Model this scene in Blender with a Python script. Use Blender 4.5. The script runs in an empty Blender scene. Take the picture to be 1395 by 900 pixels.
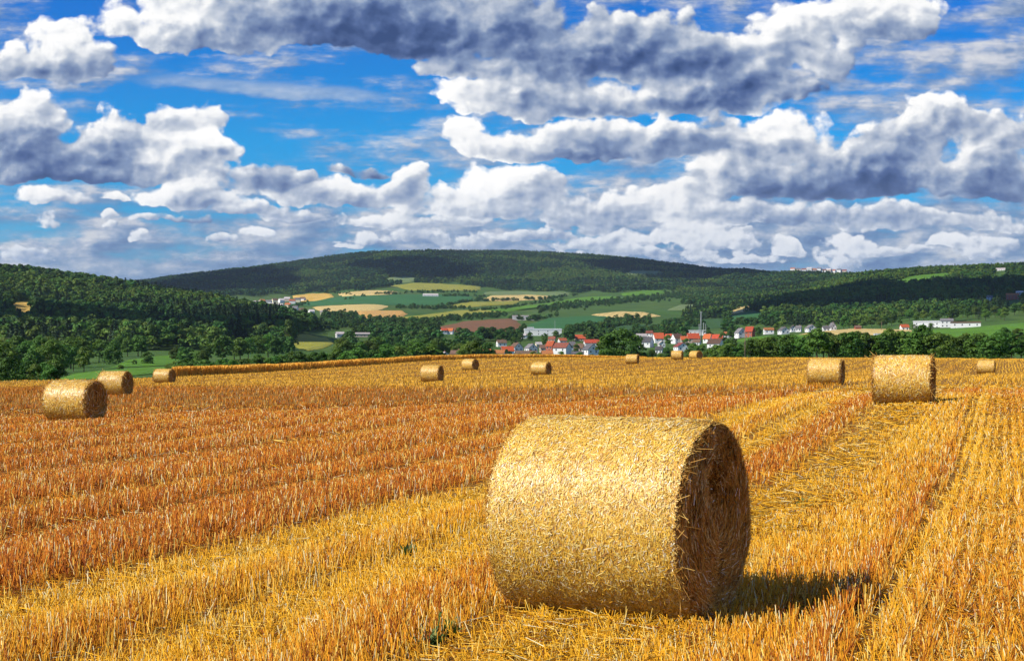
import bpy, math, random
import numpy as np
# ---------------------------------------------------------------- frame of the photograph: tangents of the view angles
F=1900.; CX=697.5; YH=490.; EYE=1.63
S_=F/1007.   # depths in the tables below were measured for a focal length of 1007 and are stretched by this
SUN_EL=math.radians(41); SUN_AZ=math.radians(-114)   # from +Y (ahead) towards +X (right)
rng=np.random.default_rng(11)
scene=bpy.context.scene
COL=scene.collection
PI=math.pi

# ---------------------------------------------------------------- object helpers
def link(o):
    COL.objects.link(o); return o
def tag(o,label=None,cat=None,group=None,kind=None):
    for k,v in (('label',label),('category',cat),('group',group),('kind',kind)):
        if v: o[k]=v
    return o
def empty(name,loc,rz=0.):
    o=bpy.data.objects.new(name,None); link(o); o.location=loc; o.rotation_euler=(0,0,rz); o.empty_display_size=.5; return o
def mesh_np(name,V,Fc,mat=None,parent=None,col=None,smooth=False,link_it=True):
    """Fc: an (n,k) array of faces, or a list of such arrays"""
    V=np.asarray(V,np.float32).reshape(-1,3)
    if not isinstance(Fc,list): Fc=[Fc]
    Fc=[np.asarray(f,np.int32) for f in Fc if len(f)]
    me=bpy.data.meshes.new(name)
    nl=sum(f.size for f in Fc); npo=sum(len(f) for f in Fc)
    me.vertices.add(len(V)); me.vertices.foreach_set('co',V.ravel())
    me.loops.add(nl); me.loops.foreach_set('vertex_index',np.concatenate([f.ravel() for f in Fc]))
    me.polygons.add(npo)
    tot=np.concatenate([np.full(len(f),f.shape[1],np.int32) for f in Fc])
    st=np.concatenate([[0],np.cumsum(tot)[:-1]]).astype(np.int32)
    me.polygons.foreach_set('loop_start',st); me.polygons.foreach_set('loop_total',tot)
    if smooth: me.polygons.foreach_set('use_smooth',np.ones(npo,bool))
    me.update(calc_edges=True)
    if col is not None:
        a=me.color_attributes.new('tone','FLOAT_COLOR','POINT')
        c=np.ones((len(V),4),np.float32); c[:,:3]=col; a.data.foreach_set('color',c.ravel())
    if mat: me.materials.append(mat)
    o=bpy.data.objects.new(name,me)
    if link_it: link(o)
    if parent is not None: o.parent=parent
    return o
def copy_thing(root,loc,rz,scale=None):
    r=root.copy(); link(r); r.location=loc; r.rotation_euler=(0,0,rz)
    if scale is not None: r.scale=scale
    for ch in root.children:
        c=ch.copy(); link(c); c.parent=r
        for g in ch.children:
            d=g.copy(); link(d); d.parent=c
    return r
class MB:
    """collects boxes and prisms into one mesh"""
    def __init__(s): s.v=[]; s.f=[]
    def box(s,x0,x1,y0,y1,z0,z1):
        n=len(s.v); s.v+=[(x0,y0,z0),(x1,y0,z0),(x1,y1,z0),(x0,y1,z0),(x0,y0,z1),(x1,y0,z1),(x1,y1,z1),(x0,y1,z1)]
        s.f+=[[n+i for i in q] for q in ((3,2,1,0),(4,5,6,7),(0,1,5,4),(1,2,6,5),(2,3,7,6),(3,0,4,7))]
    def poly(s,pts,faces):
        n=len(s.v); s.v+=list(pts); s.f+=[[n+i for i in q] for q in faces]
    def tube(s,p0,p1,r0,r1,n=8):
        p0=np.array(p0,float); p1=np.array(p1,float); d=p1-p0; d/=np.linalg.norm(d)
        a=np.cross(d,(0,0,1) if abs(d[2])<.9 else (1,0,0)); a/=np.linalg.norm(a); b=np.cross(d,a); k=len(s.v)
        for p,r in ((p0,r0),(p1,r1)):
            for i in range(n):
                t=2*PI*i/n; s.v.append(tuple(p+r*(math.cos(t)*a+math.sin(t)*b)))
        for i in range(n): s.f.append([k+i,k+(i+1)%n,k+n+(i+1)%n,k+n+i])
        s.f.append([k+i for i in range(n)][::-1]); s.f.append([k+n+i for i in range(n)])
    def build(s,name,mat,parent=None,smooth=False):
        me=bpy.data.meshes.new(name); me.from_pydata(s.v,[],s.f); me.materials.append(mat); me.update()
        if smooth: me.polygons.foreach_set('use_smooth',np.ones(len(me.polygons),bool))
        o=bpy.data.objects.new(name,me); link(o)
        if parent is not None: o.parent=parent
        return o

# ---------------------------------------------------------------- noise in numpy
def _hash(ix,iy,seed):
    h=(ix*374761393+iy*668265263+seed*1442695041)&0xffffffff
    h=((h^(h>>13))*1274126177)&0xffffffff
    return ((h^(h>>16))&0xffff)/65535.
def vnoise(x,y,seed=0):
    x=np.asarray(x,float); y=np.asarray(y,float)
    ix=np.floor(x).astype(np.int64); iy=np.floor(y).astype(np.int64); fx=x-ix; fy=y-iy
    fx=fx*fx*(3-2*fx); fy=fy*fy*(3-2*fy)
    a=_hash(ix,iy,seed); b=_hash(ix+1,iy,seed); c=_hash(ix,iy+1,seed); d=_hash(ix+1,iy+1,seed)
    return (a*(1-fx)+b*fx)*(1-fy)+(c*(1-fx)+d*fx)*fy
def fbm(x,y,seed=0,oct=4):
    s=0.; a=.5; t=0.
    for i in range(oct): s=s+a*vnoise(x*2**i,y*2**i,seed+i*17); t+=a; a*=.5
    return s/t
def sstep(a,b,x):
    t=np.clip((x-a)/(b-a),0,1); return t*t*(3-2*t)

# ---------------------------------------------------------------- the lie of the land
def depth_of(px,r): return r*np.cos(np.arctan((px-CX)/F))
# field: heights (below the eye) where each bale stands and along the far edge
_fc=[]
def _fp(px,py,d):
    d=d*S_
    _fc.append(((px-CX)/F*d,d,-(py-YH)*d/F))
BALES=[ # px centre, base py, depth, turn of the axis in degrees below the x axis
 (102,573,21.5,17),(157,538,37,12),(224,521.5,60,17),(588.5,520,52.5,19),(640.5,504.5,78,35),(737,510.5,64.5,27),
 (861.5,495.5,90,20),(922.5,490,97,19),(948,489,101,52),(1125,524,33,24),(1231,549,18.6,22),(1343.5,509,62,24)]
for b in BALES: _fp(b[0],b[1],b[2])
EDGE=[(-400,527,62),(-100,523,64),(0,519.5,68),(120,517,72),(240,513,76),(330,508.5,82),(480,499,95),(600,490.5,110),(700,487.6,120),(860,488,128),(1000,488,132),(1200,488.3,132),(1395,489.3,132),(1700,491,132),(2200,494,132)]
for e in EDGE: _fp(*e)
for X in (-14,-7,0,7,14):
    for Y in (-8,1,5,9): _fc.append((X,Y*S_,-1.63+.006*min(0,X)))
for X,Y,z in ((30,5,-1.3),(-30,5,-1.9),(60,30,-.6),(-40,25,-1.9),(0,-60,-1.8),(90,-30,-1.2),(-90,-30,-2.2),(12,14,-1.35),(0,14,-1.63),(0,25,-1.55)): _fc.append((X,Y*S_,z))
_fc=np.array(_fc)
def _tps(r2): return np.where(r2>1e-9,.5*r2*np.log(r2+1e-12),0.)
_n=len(_fc); _A=np.zeros((_n+3,_n+3)); _S=_fc[:,:2]/50.
_d2=((_S[:,None]-_S[None])**2).sum(-1); _A[:_n,:_n]=_tps(_d2)+np.eye(_n)*2e-3
_A[:_n,_n]=1; _A[:_n,_n+1:]=_S; _A[_n,:_n]=1; _A[_n+1:,:_n]=_S.T
_w=np.linalg.solve(_A,np.concatenate([_fc[:,2],np.zeros(3)]))
def field_z(X,Y):
    X=np.asarray(X,float); Y=np.asarray(Y,float); sh=X.shape; p=np.stack([X.ravel(),Y.ravel()],1)/50.
    out=np.empty(len(p))
    for k in range(0,len(p),20000):
        q=p[k:k+20000]; d2=((q[:,None]-_S[None])**2).sum(-1)
        out[k:k+20000]=_tps(d2)@_w[:_n]+_w[_n]+q@_w[_n+1:]
    return out.reshape(sh)+EYE
_eaz=np.arctan((np.array([e[0] for e in EDGE])-CX)/F)
_er=np.array([e[2] for e in EDGE])*S_/np.cos(_eaz)
_eaz=np.concatenate([[-PI,-1.2],_eaz,[1.2,PI]]); _er=np.concatenate([[200,140],_er,[300,200]])
def edge_r(az): return np.interp(az,_eaz,_er)
# beyond the field: for each column of the picture, (depth in metres, py of the ground)
COLS={
 -500:[(110,530),(200,515),(350,490),(600,440),(900,385),(1100,360),(1500,362),(3000,372)],
 -100:[(110,527),(180,515),(300,503),(420,478),(600,435),(850,375),(950,366),(1300,380),(2000,395),(3000,395)],
 0:[(110,527),(200,512),(330,497),(450,474),(600,445),(800,405),(960,371),(1250,386),(1800,405),(3000,396)],
 90:[(115,527),(200,511),(330,498),(450,478),(600,453),(800,414),(980,383),(1250,396),(1800,410),(3000,392)],
 170:[(118,525),(180,508),(260,499),(330,488),(450,477),(600,458),(800,424),(980,394),(1250,407),(1800,410),(2300,402),(3000,386)],
 285:[(125,518),(200,512),(330,496),(450,480),(600,460),(780,432),(900,412),(1150,424),(1700,413),(2000,405),(3000,372)],
 385:[(130,512),(220,506),(330,494),(450,482),(560,468),(700,440),(800,432),(1000,436),(1300,424),(1800,411),(2100,402),(3000,360)],
 430:[(135,510),(220,505),(330,495),(480,478),(620,462),(850,448),(1000,438),(1300,424),(1800,409),(2200,396),(3000,352)],
 500:[(150,506),(220,503),(360,494),(520,476),(700,458),(900,443),(1300,421),(1800,399),(2200,388),(3000,343.5)],
 600:[(170,502),(240,500),(380,492),(520,477),(700,459),(1000,441),(1400,419),(1800,400),(2200,388),(3000,341)],
 700:[(190,499),(280,497),(400,489),(500,480),(620,466),(760,455),(1000,440),(1400,420),(1800,404),(2200,394),(3000,341)],
 850:[(200,498),(290,496),(400,489),(500,479),(620,467),(760,456),(1000,441),(1400,420),(1800,403),(2200,393),(3000,350)],
 960:[(200,497),(290,495),(400,488),(500,478),(640,464),(800,452),(1100,435),(1500,416),(2000,398),(3000,365)],
 1030:[(200,493),(290,487),(400,474),(520,463),(700,452),(900,438),(1150,418),(1400,414),(1900,398),(2700,368)],
 1100:[(190,491),(290,480),(400,466),(520,456),(700,448),(900,433),(1250,403),(1500,404),(1900,388),(2300,371)],
 1180:[(190,491),(290,477),(400,463),(520,455),(700,447),(900,429),(1200,397),(1500,373),(1700,377),(2300,374)],
 1260:[(190,491),(290,472),(400,458),(520,450),(650,444),(900,424),(1200,390),(1500,369),(1800,374),(2300,378)],
 1330:[(190,491),(290,469),(400,454),(520,448),(650,443),(900,420),(1200,387),(1500,368),(1800,374),(2300,380)],
 1395:[(190,491),(290,466),(400,450),(520,443),(650,438),(900,412),(1200,383),(1500,364),(1800,370),(2300,378)],
 1900:[(190,491),(290,466),(400,450),(520,443),(650,432),(900,400),(1200,375),(1500,360),(1800,368),(2300,378)],
}
LR=np.linspace(math.log(90),math.log(18000),420)
_cpx=np.array(sorted(COLS)); _caz=np.arctan((_cpx-CX)/F)
_T=np.zeros((len(_cpx),len(LR)))
for i,px in enumerate(_cpx):
    pts=COLS[px]; ca=math.cos(_caz[i])
    er=float(edge_r(_caz[i])); ez=float(field_z(math.sin(_caz[i])*er,math.cos(_caz[i])*er))
    rr=[er]+[p[0]*S_/ca for p in pts]; zz=[ez]+[EYE+(YH-p[1])/F*p[0]*S_ for p in pts]
    rr+= [rr[-1]*1.25, 18000]; zz+=[zz[-1]*.80, zz[-1]*.35]
    t=np.interp(LR,np.log(rr),zz)
    k=np.exp(-.5*(np.arange(-6,7)/2.4)**2); k/=k.sum()
    ts=np.convolve(np.pad(t,6,mode='edge'),k,'valid'); wgt=sstep(math.log(er*1.1),math.log(er*1.6),LR)
    _T[i]=t*(1-wgt)+ts*wgt
_azg=np.linspace(_caz[0],_caz[-1],500)
_G=np.stack([np.interp(_azg,_caz,_T[:,j]) for j in range(_T.shape[1])],1)
_k=np.exp(-.5*(np.arange(-9,10)/3.6)**2); _k/=_k.sum()
_G=np.stack([np.convolve(np.pad(_G[:,j],9,mode='edge'),_k,'valid') for j in range(_G.shape[1])],1)
def outer_z(X,Y):
    az=np.arctan2(X,Y); r=np.hypot(X,Y)
    a=np.clip((az-_azg[0])/(_azg[-1]-_azg[0]),0,.99999)*(len(_azg)-1); l=np.clip((np.log(np.maximum(r,91))-LR[0])/(LR[-1]-LR[0]),0,.99999)*(len(LR)-1)
    i=a.astype(int); j=l.astype(int); fa=a-i; fl=l-j
    z=(_G[i,j]*(1-fa)+_G[i+1,j]*fa)*(1-fl)+(_G[i,j+1]*(1-fa)+_G[i+1,j+1]*fa)*fl
    bump=(fbm(X/260.,Y/420.,5,4)-.5)*np.clip((r-1300)/2800.,0,1)*20*(1-sstep(3600,4300,r)*.6)
    z=z+bump
    back=sstep(1.05,1.5,np.abs(az))
    return z*(1-back)+back*np.clip((r-130)*.004-1.,-3,30)
def ground_z(X,Y):
    X=np.asarray(X,float); Y=np.asarray(Y,float)
    az=np.arctan2(X,Y); r=np.hypot(X,Y); er=edge_r(az)
    zi=field_z(X,Y); ro=np.maximum(r,er)
    zo=outer_z(X,Y)
    ze=field_z(X/np.maximum(r,1e-6)*er,Y/np.maximum(r,1e-6)*er)
    w=sstep(1.0,1.25,r/er)
    return np.where(r<=er,zi,ze*(1-w)+zo*w)
def to_px(X,Y,Z): return CX+F*X/Y, YH-F*(Z-EYE)/Y
_raycache={}
def hit(px,py,dmin=140.):
    """point of the ground seen at (px,py), at least dmin deep"""
    key=round(px*2); dmin=dmin*S_
    if key not in _raycache:
        d=np.exp(np.linspace(math.log(100),math.log(8000),1100)); u=(key/2-CX)/F
        z=ground_z(u*d,d); _raycache[key]=(d,YH-F*(z-EYE)/d,z)
    d,y,z=_raycache[key]
    k=np.nonzero((d>=dmin)&(y<=py))[0]
    i=k[0] if len(k) else len(d)-1
    if i>0 and d[i-1]>=dmin and y[i-1]!=y[i]:
        t=np.clip((y[i-1]-py)/(y[i-1]-y[i]),0,1); dd=d[i-1]+(d[i]-d[i-1])*t
    else: dd=d[i]
    X=(px-CX)/F*dd
    return X,dd,float(ground_z(np.array([X]),np.array([dd]))[0])

# ---------------------------------------------------------------- materials
def mat(name,color=(.5,.5,.5),rough=.8,attr=None,spec=.3,noise=None,transl=0.,bump=0.,rand=0.,hue=(.465,.52)):
    """noise=(scale, colour2, amount, detail)"""
    m=bpy.data.materials.new(name); m.use_nodes=True; nt=m.node_tree; N=nt.nodes; L=nt.links
    b=N['Principled BSDF']; out=N['Material Output']
    b.inputs['Roughness'].default_value=rough; b.inputs['Specular IOR Level'].default_value=spec
    b.inputs['Base Color'].default_value=(*color,1); src=None
    def mixn(fac,a,c,bl='MIX'):
        n=N.new('ShaderNodeMix'); n.data_type='RGBA'; n.blend_type=bl
        for x,s in ((fac,n.inputs[0]),(a,n.inputs[6]),(c,n.inputs[7])):
            if isinstance(x,bpy.types.NodeSocket): L.new(x,s)
            elif isinstance(x,(int,float)): s.default_value=x
            else: s.default_value=(*x,1)
        return n.outputs[2]
    if attr:
        a=N.new('ShaderNodeAttribute'); a.attribute_name=attr; src=a.outputs['Color']
    if noise:
        tc=N.new('ShaderNodeTexCoord')
        for (sc,c2,amt,det) in (noise if isinstance(noise,list) else [noise]):
            t=N.new('ShaderNodeTexNoise'); t.inputs['Scale'].default_value=sc; t.inputs['Detail'].default_value=det
            L.new(tc.outputs['Object'],t.inputs['Vector'])
            mr=N.new('ShaderNodeMapRange'); mr.inputs['From Min'].default_value=.38; mr.inputs['From Max'].default_value=.64; mr.inputs['To Max'].default_value=amt
            L.new(t.outputs['Fac'],mr.inputs['Value'])
            src=mixn(mr.outputs[0],src if src else color,c2)
            if bump:
                bp=N.new('ShaderNodeBump'); bp.inputs['Strength'].default_value=bump; bp.inputs['Distance'].default_value=.05
                L.new(t.outputs['Fac'],bp.inputs['Height']); L.new(bp.outputs[0],b.inputs['Normal'])
    if rand:
        oi=N.new('ShaderNodeObjectInfo')
        hs=N.new('ShaderNodeHueSaturation')
        r1=N.new('ShaderNodeMapRange'); r1.inputs['To Min'].default_value=1-rand; r1.inputs['To Max'].default_value=1+rand*1.2; L.new(oi.outputs['Random'],r1.inputs['Value']); L.new(r1.outputs[0],hs.inputs['Value'])
        r2=N.new('ShaderNodeMapRange'); r2.inputs['To Min'].default_value=hue[0]; r2.inputs['To Max'].default_value=hue[1]
        mm=N.new('ShaderNodeMath'); mm.operation='FRACT'; m2=N.new('ShaderNodeMath'); m2.operation='MULTIPLY'; m2.inputs[1].default_value=7.31
        L.new(oi.outputs['Random'],m2.inputs[0]); L.new(m2.outputs[0],mm.inputs[0]); L.new(mm.outputs[0],r2.inputs['Value']); L.new(r2.outputs[0],hs.inputs['Hue'])
        if src: L.new(src,hs.inputs['Color'])
        else: hs.inputs['Color'].default_value=(*color,1)
        src=hs.outputs[0]
    if src: L.new(src,b.inputs['Base Color'])
    if transl:
        tr=N.new('ShaderNodeBsdfTranslucent')
        if src: L.new(src,tr.inputs[0])
        else: tr.inputs[0].default_value=(*color,1)
        ms=N.new('ShaderNodeMixShader'); ms.inputs[0].default_value=transl
        L.new(b.outputs[0],ms.inputs[1]); L.new(tr.outputs[0],ms.inputs[2]); L.new(ms.outputs[0],out.inputs[0])
    return m
M={}
M['straw']=mat('straw',attr='tone',rough=.6,spec=.14,transl=.12)
M['bale_straw']=mat('bale_straw',attr='tone',rough=.42,spec=.45)
M['bale_core']=mat('bale_core',(.46,.27,.06),.85,spec=.2,noise=[(26.,(.20,.10,.025),.8,6.),(90.,(.62,.42,.12),.6,3.)],bump=.6)
M['bale_end_core']=mat('bale_end_core',(.20,.10,.03),.95,spec=.1,noise=[(18.,(.07,.03,.01),.9,6.)],bump=.8)
M['soil']=mat('field_soil',(.27,.115,.020),.95,spec=.1,noise=[(.9,(.18,.07,.014),.7,8.),(14.,(.06,.028,.010),.85,7.),(40.,(.50,.28,.04),.45,4.)],bump=.5)
M['meadow']=mat('meadow_ground',(.055,.125,.018),.95,spec=.1,noise=[(.004,(.10,.13,.03),.7,6.),(.02,(.035,.075,.018),.8,6.),(.3,(.05,.095,.02),.5,4.)])
M['leaf']=mat('leaf',(.062,.140,.020),.6,spec=.2,transl=.25,rand=.34,noise=(1.1,(.11,.19,.024),.6,2.))
M['leaf_mid']=mat('leaf_woodland',(.037,.102,.020),.65,spec=.15,transl=.2,rand=.36,noise=(.25,(.075,.14,.024),.6,2.))
M['leaf_far']=mat('leaf_far_forest',(.027,.078,.020),.7,spec=.1,transl=.15,rand=.42,noise=(.25,(.05,.10,.022),.6,2.))
M['leaf_light']=mat('leaf_pale_woodland',(.085,.165,.026),.65,spec=.15,transl=.2,rand=.3,noise=(.25,(.12,.19,.03),.6,2.))
M['needle']=mat('needle',(.026,.060,.020),.65,spec=.2,transl=.1,rand=.28)
M['bark']=mat('bark',(.10,.075,.05),.95,spec=.1,noise=(6.,(.05,.04,.03),.7,4.))
M['wheat']=mat('ripe_wheat',attr='tone',rough=.6,spec=.2,transl=.25)
# ---------------------------------------------------------------- ground sheets
def polar_sheet(name,az,rows,zfun,mat_,closed):
    """rows: list of arrays of radii (one per azimuth)"""
    na=len(az); R=np.array(rows); A=np.broadcast_to(az,R.shape)
    X=R*np.sin(A); Y=R*np.cos(A); Z=zfun(X,Y)
    V=np.stack([X,Y,Z],-1).reshape(-1,3)
    i=np.arange(R.shape[0]-1)[:,None]*na; j=np.arange(na if closed else na-1)[None]; j2=(j+1)%na
    f=np.stack([i+j,i+j2,i+na+j2,i+na+j],-1).reshape(-1,4)[:,::-1]
    return mesh_np(name,V,f,mat_,smooth=True)
az=np.concatenate([np.linspace(-PI,-.55,70)[:-1],np.linspace(-.55,.55,420),np.linspace(.55,PI,70)[1:-1]])
er=edge_r(az)
t=np.concatenate([[.0],np.geomspace(.006,1,150)])
def field_sheet_z(X,Y): return ground_z(X*.9999,Y*.9999)
fs=polar_sheet('field',az,[er*k for k in t],field_sheet_z,M['soil'],True); tag(fs,'stubble field soil strewn with golden chaff','field',kind='structure')
ro=[er]+[np.maximum(er*k,0) for k in np.geomspace(1.012,1.6,18)]+[ (er*1.6)*(1-s)+17000*s for s in ((np.geomspace(1,60,230)-1)/59)]
vs=polar_sheet('valley_ground',az,ro,ground_z,M['meadow'],True); tag(vs,'green valley ground and hills beyond the field','ground',kind='structure')

# ---------------------------------------------------------------- straws
def prisms(P,D,L,W,n=3,tip=.8):
    P=np.asarray(P); D=D/np.linalg.norm(D,axis=1,keepdims=True)
    ref=np.where(np.abs(D[:,2:3])<.9,np.array([[0,0,1.]]),np.array([[1.,0,0]]))
    A=np.cross(D,ref); A/=np.linalg.norm(A,axis=1,keepdims=True); B=np.cross(D,A)
    ph=rng.random(len(P))*2*PI; V=np.empty((len(P),2*n,3))
    for k in range(n):
        c=np.cos(ph+2*PI*k/n)[:,None]; s=np.sin(ph+2*PI*k/n)[:,None]; o=(A*c+B*s)*W[:,None]
        V[:,k]=P+o; V[:,n+k]=P+D*L[:,None]+o*tip
    base=np.arange(len(P))[:,None,None]*2*n
    k=np.arange(n); q=np.stack([k,(k+1)%n,n+(k+1)%n,n+k],1)[None]
    F_=(base+q).reshape(-1,4)
    caps=(base[:,0]+np.arange(n,2*n)[None])
    return V.reshape(-1,3),F_,caps,2*n
def ribbons(P,D,L,W,S):
    """flat straws: S = side direction"""
    S=S/np.linalg.norm(S,axis=1,keepdims=True); D=D/np.linalg.norm(D,axis=1,keepdims=True)
    a=S*W[:,None]; e=P+D*L[:,None]
    V=np.stack([P-a,P+a,e+a*.8,e-a*.8],1)
    return V.reshape(-1,3),np.arange(len(P)*4).reshape(-1,4)
def lerp3(a,b,t): return np.asarray(a)[None]*(1-t[:,None])+np.asarray(b)[None]*t[:,None]
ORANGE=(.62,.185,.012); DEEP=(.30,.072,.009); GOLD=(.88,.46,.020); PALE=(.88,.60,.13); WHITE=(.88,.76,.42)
ROW=math.radians(19.5); RD=np.array([math.sin(ROW),math.cos(ROW)]); RN=np.array([math.cos(ROW),-math.sin(ROW)])
def rowcoords(X,Y): return X*RN[0]+Y*RN[1], X*RD[0]+Y*RD[1]
TRACKS=[(-.75,.07),(-2.95,.22),(-4.7,.20),(-6.45,.34),(-8.8,.20),(-10.6,.26),(-14.,.32),(-16.6,.22),(-19.2,.34),(-22.2,.32),(-25.5,.34),(-29.,.38),(-33.,.42),(-38.,.45),(-43.,.45),(-49.,.5),(-56.,.55),(-64.,.6),(-72.,.6),(-82.,.7),(1.6,.09),(5.,.2),(8.5,.3),(12.,.35),(16.,.4)]
def track(p,s):
    pw=p+.22*(fbm(s/5.,p*.05,31,3)-.5)*2
    m=np.zeros_like(p)
    for c,w in TRACKS: m=np.maximum(m,np.exp(-((pw-c)/w)**2))
    return m
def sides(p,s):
    # beyond each wheel track the stubble stands taller, its shaded edge painted browner; before it it is pressed down and bleached
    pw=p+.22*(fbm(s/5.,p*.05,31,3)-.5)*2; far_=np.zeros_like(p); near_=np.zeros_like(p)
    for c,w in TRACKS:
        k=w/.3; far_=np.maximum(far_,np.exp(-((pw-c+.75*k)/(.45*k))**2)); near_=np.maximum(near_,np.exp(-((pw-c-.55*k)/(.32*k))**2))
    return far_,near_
def orangeness(X,Y,p,s):
    r=np.hypot(X,Y)
    o=.31+.62*sstep(-6.0,-7.0,p)
    o=o+.34*np.exp(-((p+3.6)/.6)**2)*sstep(14,24,s)+.12*np.exp(-((p+1.0)/.5)**2)
    o=o-.22*np.exp(-((p+2.2)/.7)**2)-.22*np.exp(-((p+5.5)/.6)**2)+.25*np.exp(-((p-1.0)/.9)**2)
    o=o+.62*(fbm(p*1.1,s*.10,41,4)-.5)*1.3+.4*(fbm(X*.9,Y*.5,47,3)-.5)
    fa,ne=sides(p,s); o=o+.38*fa-(.36-.16*sstep(-7,-9,p))*ne  # browner tone stands in for shade on the far edge of each track
    lim=np.interp(CX+F*X/np.maximum(Y,1.),[100,600,1000],[92,58,42]); far=sstep(0,1,(r-lim)/30.); o=o*(1-far)+far*(-.04+.9*(fbm(p*.20,s*.02,43,3)-.45)+.16*fa-.1*ne)
    # the brown patch of flattened straw behind the two big bales
    px,py=CX+F*X/np.maximum(Y,.5),Y
    o=o+.55*sstep(.0,1.,1-((X-13.8)/2.4)**2-((Y-43.)/7.)**2)
    return np.clip(o,0,1)
def litterness(p,s):
    l=np.exp(-((p+2.2)/.6)**2)+.55*np.exp(-((p+4.0)/.4)**2)+.30*np.exp(-((p+5.7)/.4)**2)+.5*np.exp(-((p+.1)/.4)**2)+.5*np.exp(-((p-3.1)/.6)**2)
    return np.clip(.16+l,0,1)*(.5+fbm(p*.8,s*.3,53,3))
def field_points(n_try,rmin,rmax,power):
    # density falls with distance; wedge a little wider than the view
    a=math.atan(.82 if rmax<17 else (.62 if rmax<60 else .50)); N=n_try
    r=(rmin**power+(rmax**power-rmin**power)*rng.random(N))**(1/power); t=rng.uniform(-a,a,N)
    return r*np.sin(t),r*np.cos(t)
MAIN=(.706,9.035,1.305,1.276,math.radians(29.6))   # x, y, diameter, length, turn of the nearest bale
def under_bale(X,Y,m=0.):
    x,y,D,L,a=MAIN; ax=np.array([math.cos(a),-math.sin(a)]); pr=np.array([math.sin(a),math.cos(a)])
    dx=X-x; dy=Y-y; return (np.abs(dx*ax[0]+dy*ax[1])<L/2+m)&(np.abs(dx*pr[0]+dy*pr[1])<.24+m)
def tone(o,n,rnd=.16,r=None):
    t=np.clip(o+rng.normal(size=n)*rnd,0,1); c=lerp3(GOLD,ORANGE,t)
    k=rng.random(n)
    c=np.where((k<.10+.12*(1-t))[:,None],np.asarray(PALE)[None],c); c=np.where((k>.95)[:,None],np.asarray(WHITE)[None],c)
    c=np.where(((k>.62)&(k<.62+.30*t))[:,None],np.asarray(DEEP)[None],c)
    c=c*rng.uniform(.72,1.12,n)[:,None]
    if r is not None:
        k=(.75*sstep(35,110,r))[:,None]; c=c*(1-k)+k*lerp3((.84,.47,.045),(.52,.17,.014),np.clip(o,0,1))
    return c
def make_stubble():
    parts=[]
    for (N,r0,r1,pw,rowed,nside,wf) in ((160000,5.0,15.,1.25,True,3,1.),(280000,15.,46,.95,True,3,1.),(250000,46,262,.80,True,0,1.)):
        X,Y=field_points(N,r0,r1,pw)
        p,s=rowcoords(X,Y); r=np.hypot(X,Y)
        sp=.135 if r0<14 else (.15 if r0<40 else .30)
        p=np.round(p/sp)*sp+rng.normal(size=N)*.024*(1 if r0<40 else 2.5)
        X=p*RN[0]+s*RD[0]; Y=p*RN[1]+s*RD[1]
        tr=track(p,s); li=litterness(p,s)
        keep=(rng.random(N)>tr*.93)&(rng.random(N)>np.clip(li-.45,0,.75))&(np.hypot(X,Y)<edge_r(np.arctan2(X,Y))*.996)&~under_bale(X,Y)&(fbm(X*2.2,Y*2.2,61,2)+.25*rng.random(N)>.36)
        X,Y,p,s,tr,li,r=[q[keep] for q in (X,Y,p,s,tr,li,r)]; n=len(X)
        z=ground_z(X,Y)-.01
        h=rng.uniform(.10,.175,n)*np.interp(r,[8,12,24],[1.22,1.05,.95])*(.75+.5*fbm(X*.6,Y*.6,71,2))*(1-.35*np.clip(li,0,1))
        fa,ne=sides(p,s); h=h*(1+.28*fa-.30*ne)*(.82+.36*vnoise(p*1.4,s*.05,73))
        lean=rng.normal(size=(n,2))*(.16+.28*np.clip(li,0,1)+.22*ne)[:,None]+np.array([[.10,.05]])*(fbm(X*.4,Y*.4,77,2)-.3)[:,None]*2.
        D=np.concatenate([lean,np.ones((n,1))],1)
        w=.0025*np.maximum(r/9.,1)**.70*rng.uniform(.75,1.35,n)
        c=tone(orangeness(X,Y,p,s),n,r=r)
        P=np.stack([X,Y,z],1)
        if nside: 
            V,Fq,caps,k=prisms(P,D,h,w,nside); parts.append((V,Fq,caps,np.repeat(c,k,0)))
        else:
            a=rng.uniform(0,PI,n); S=np.stack([np.cos(a),np.sin(a)*.6,np.zeros(n)],1)
            V,Fq=ribbons(P,D,h*1.05,w,S); parts.append((V,Fq,None,np.repeat(c,4,0)))
    return join(parts)
def join(parts):
    off=0; Vs=[];Q=[];T=[];C=[]
    for V,Fq,caps,c in parts:
        Vs.append(V); Q.append(Fq+off); C.append(c)
        if caps is not None: T.append(caps+off)
        off+=len(V)
    F_=[np.concatenate(Q)]
    for k in sorted({t.shape[1] for t in T}): F_.append(np.concatenate([t for t in T if t.shape[1]==k]))
    return np.concatenate(Vs),F_,np.concatenate(C)
V,Fq,c=make_stubble()
tag(mesh_np('stubble',V,Fq,M['straw'],col=c),'upright cut stubble standing in drill rows across the field','stubble',kind='stuff')
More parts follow.
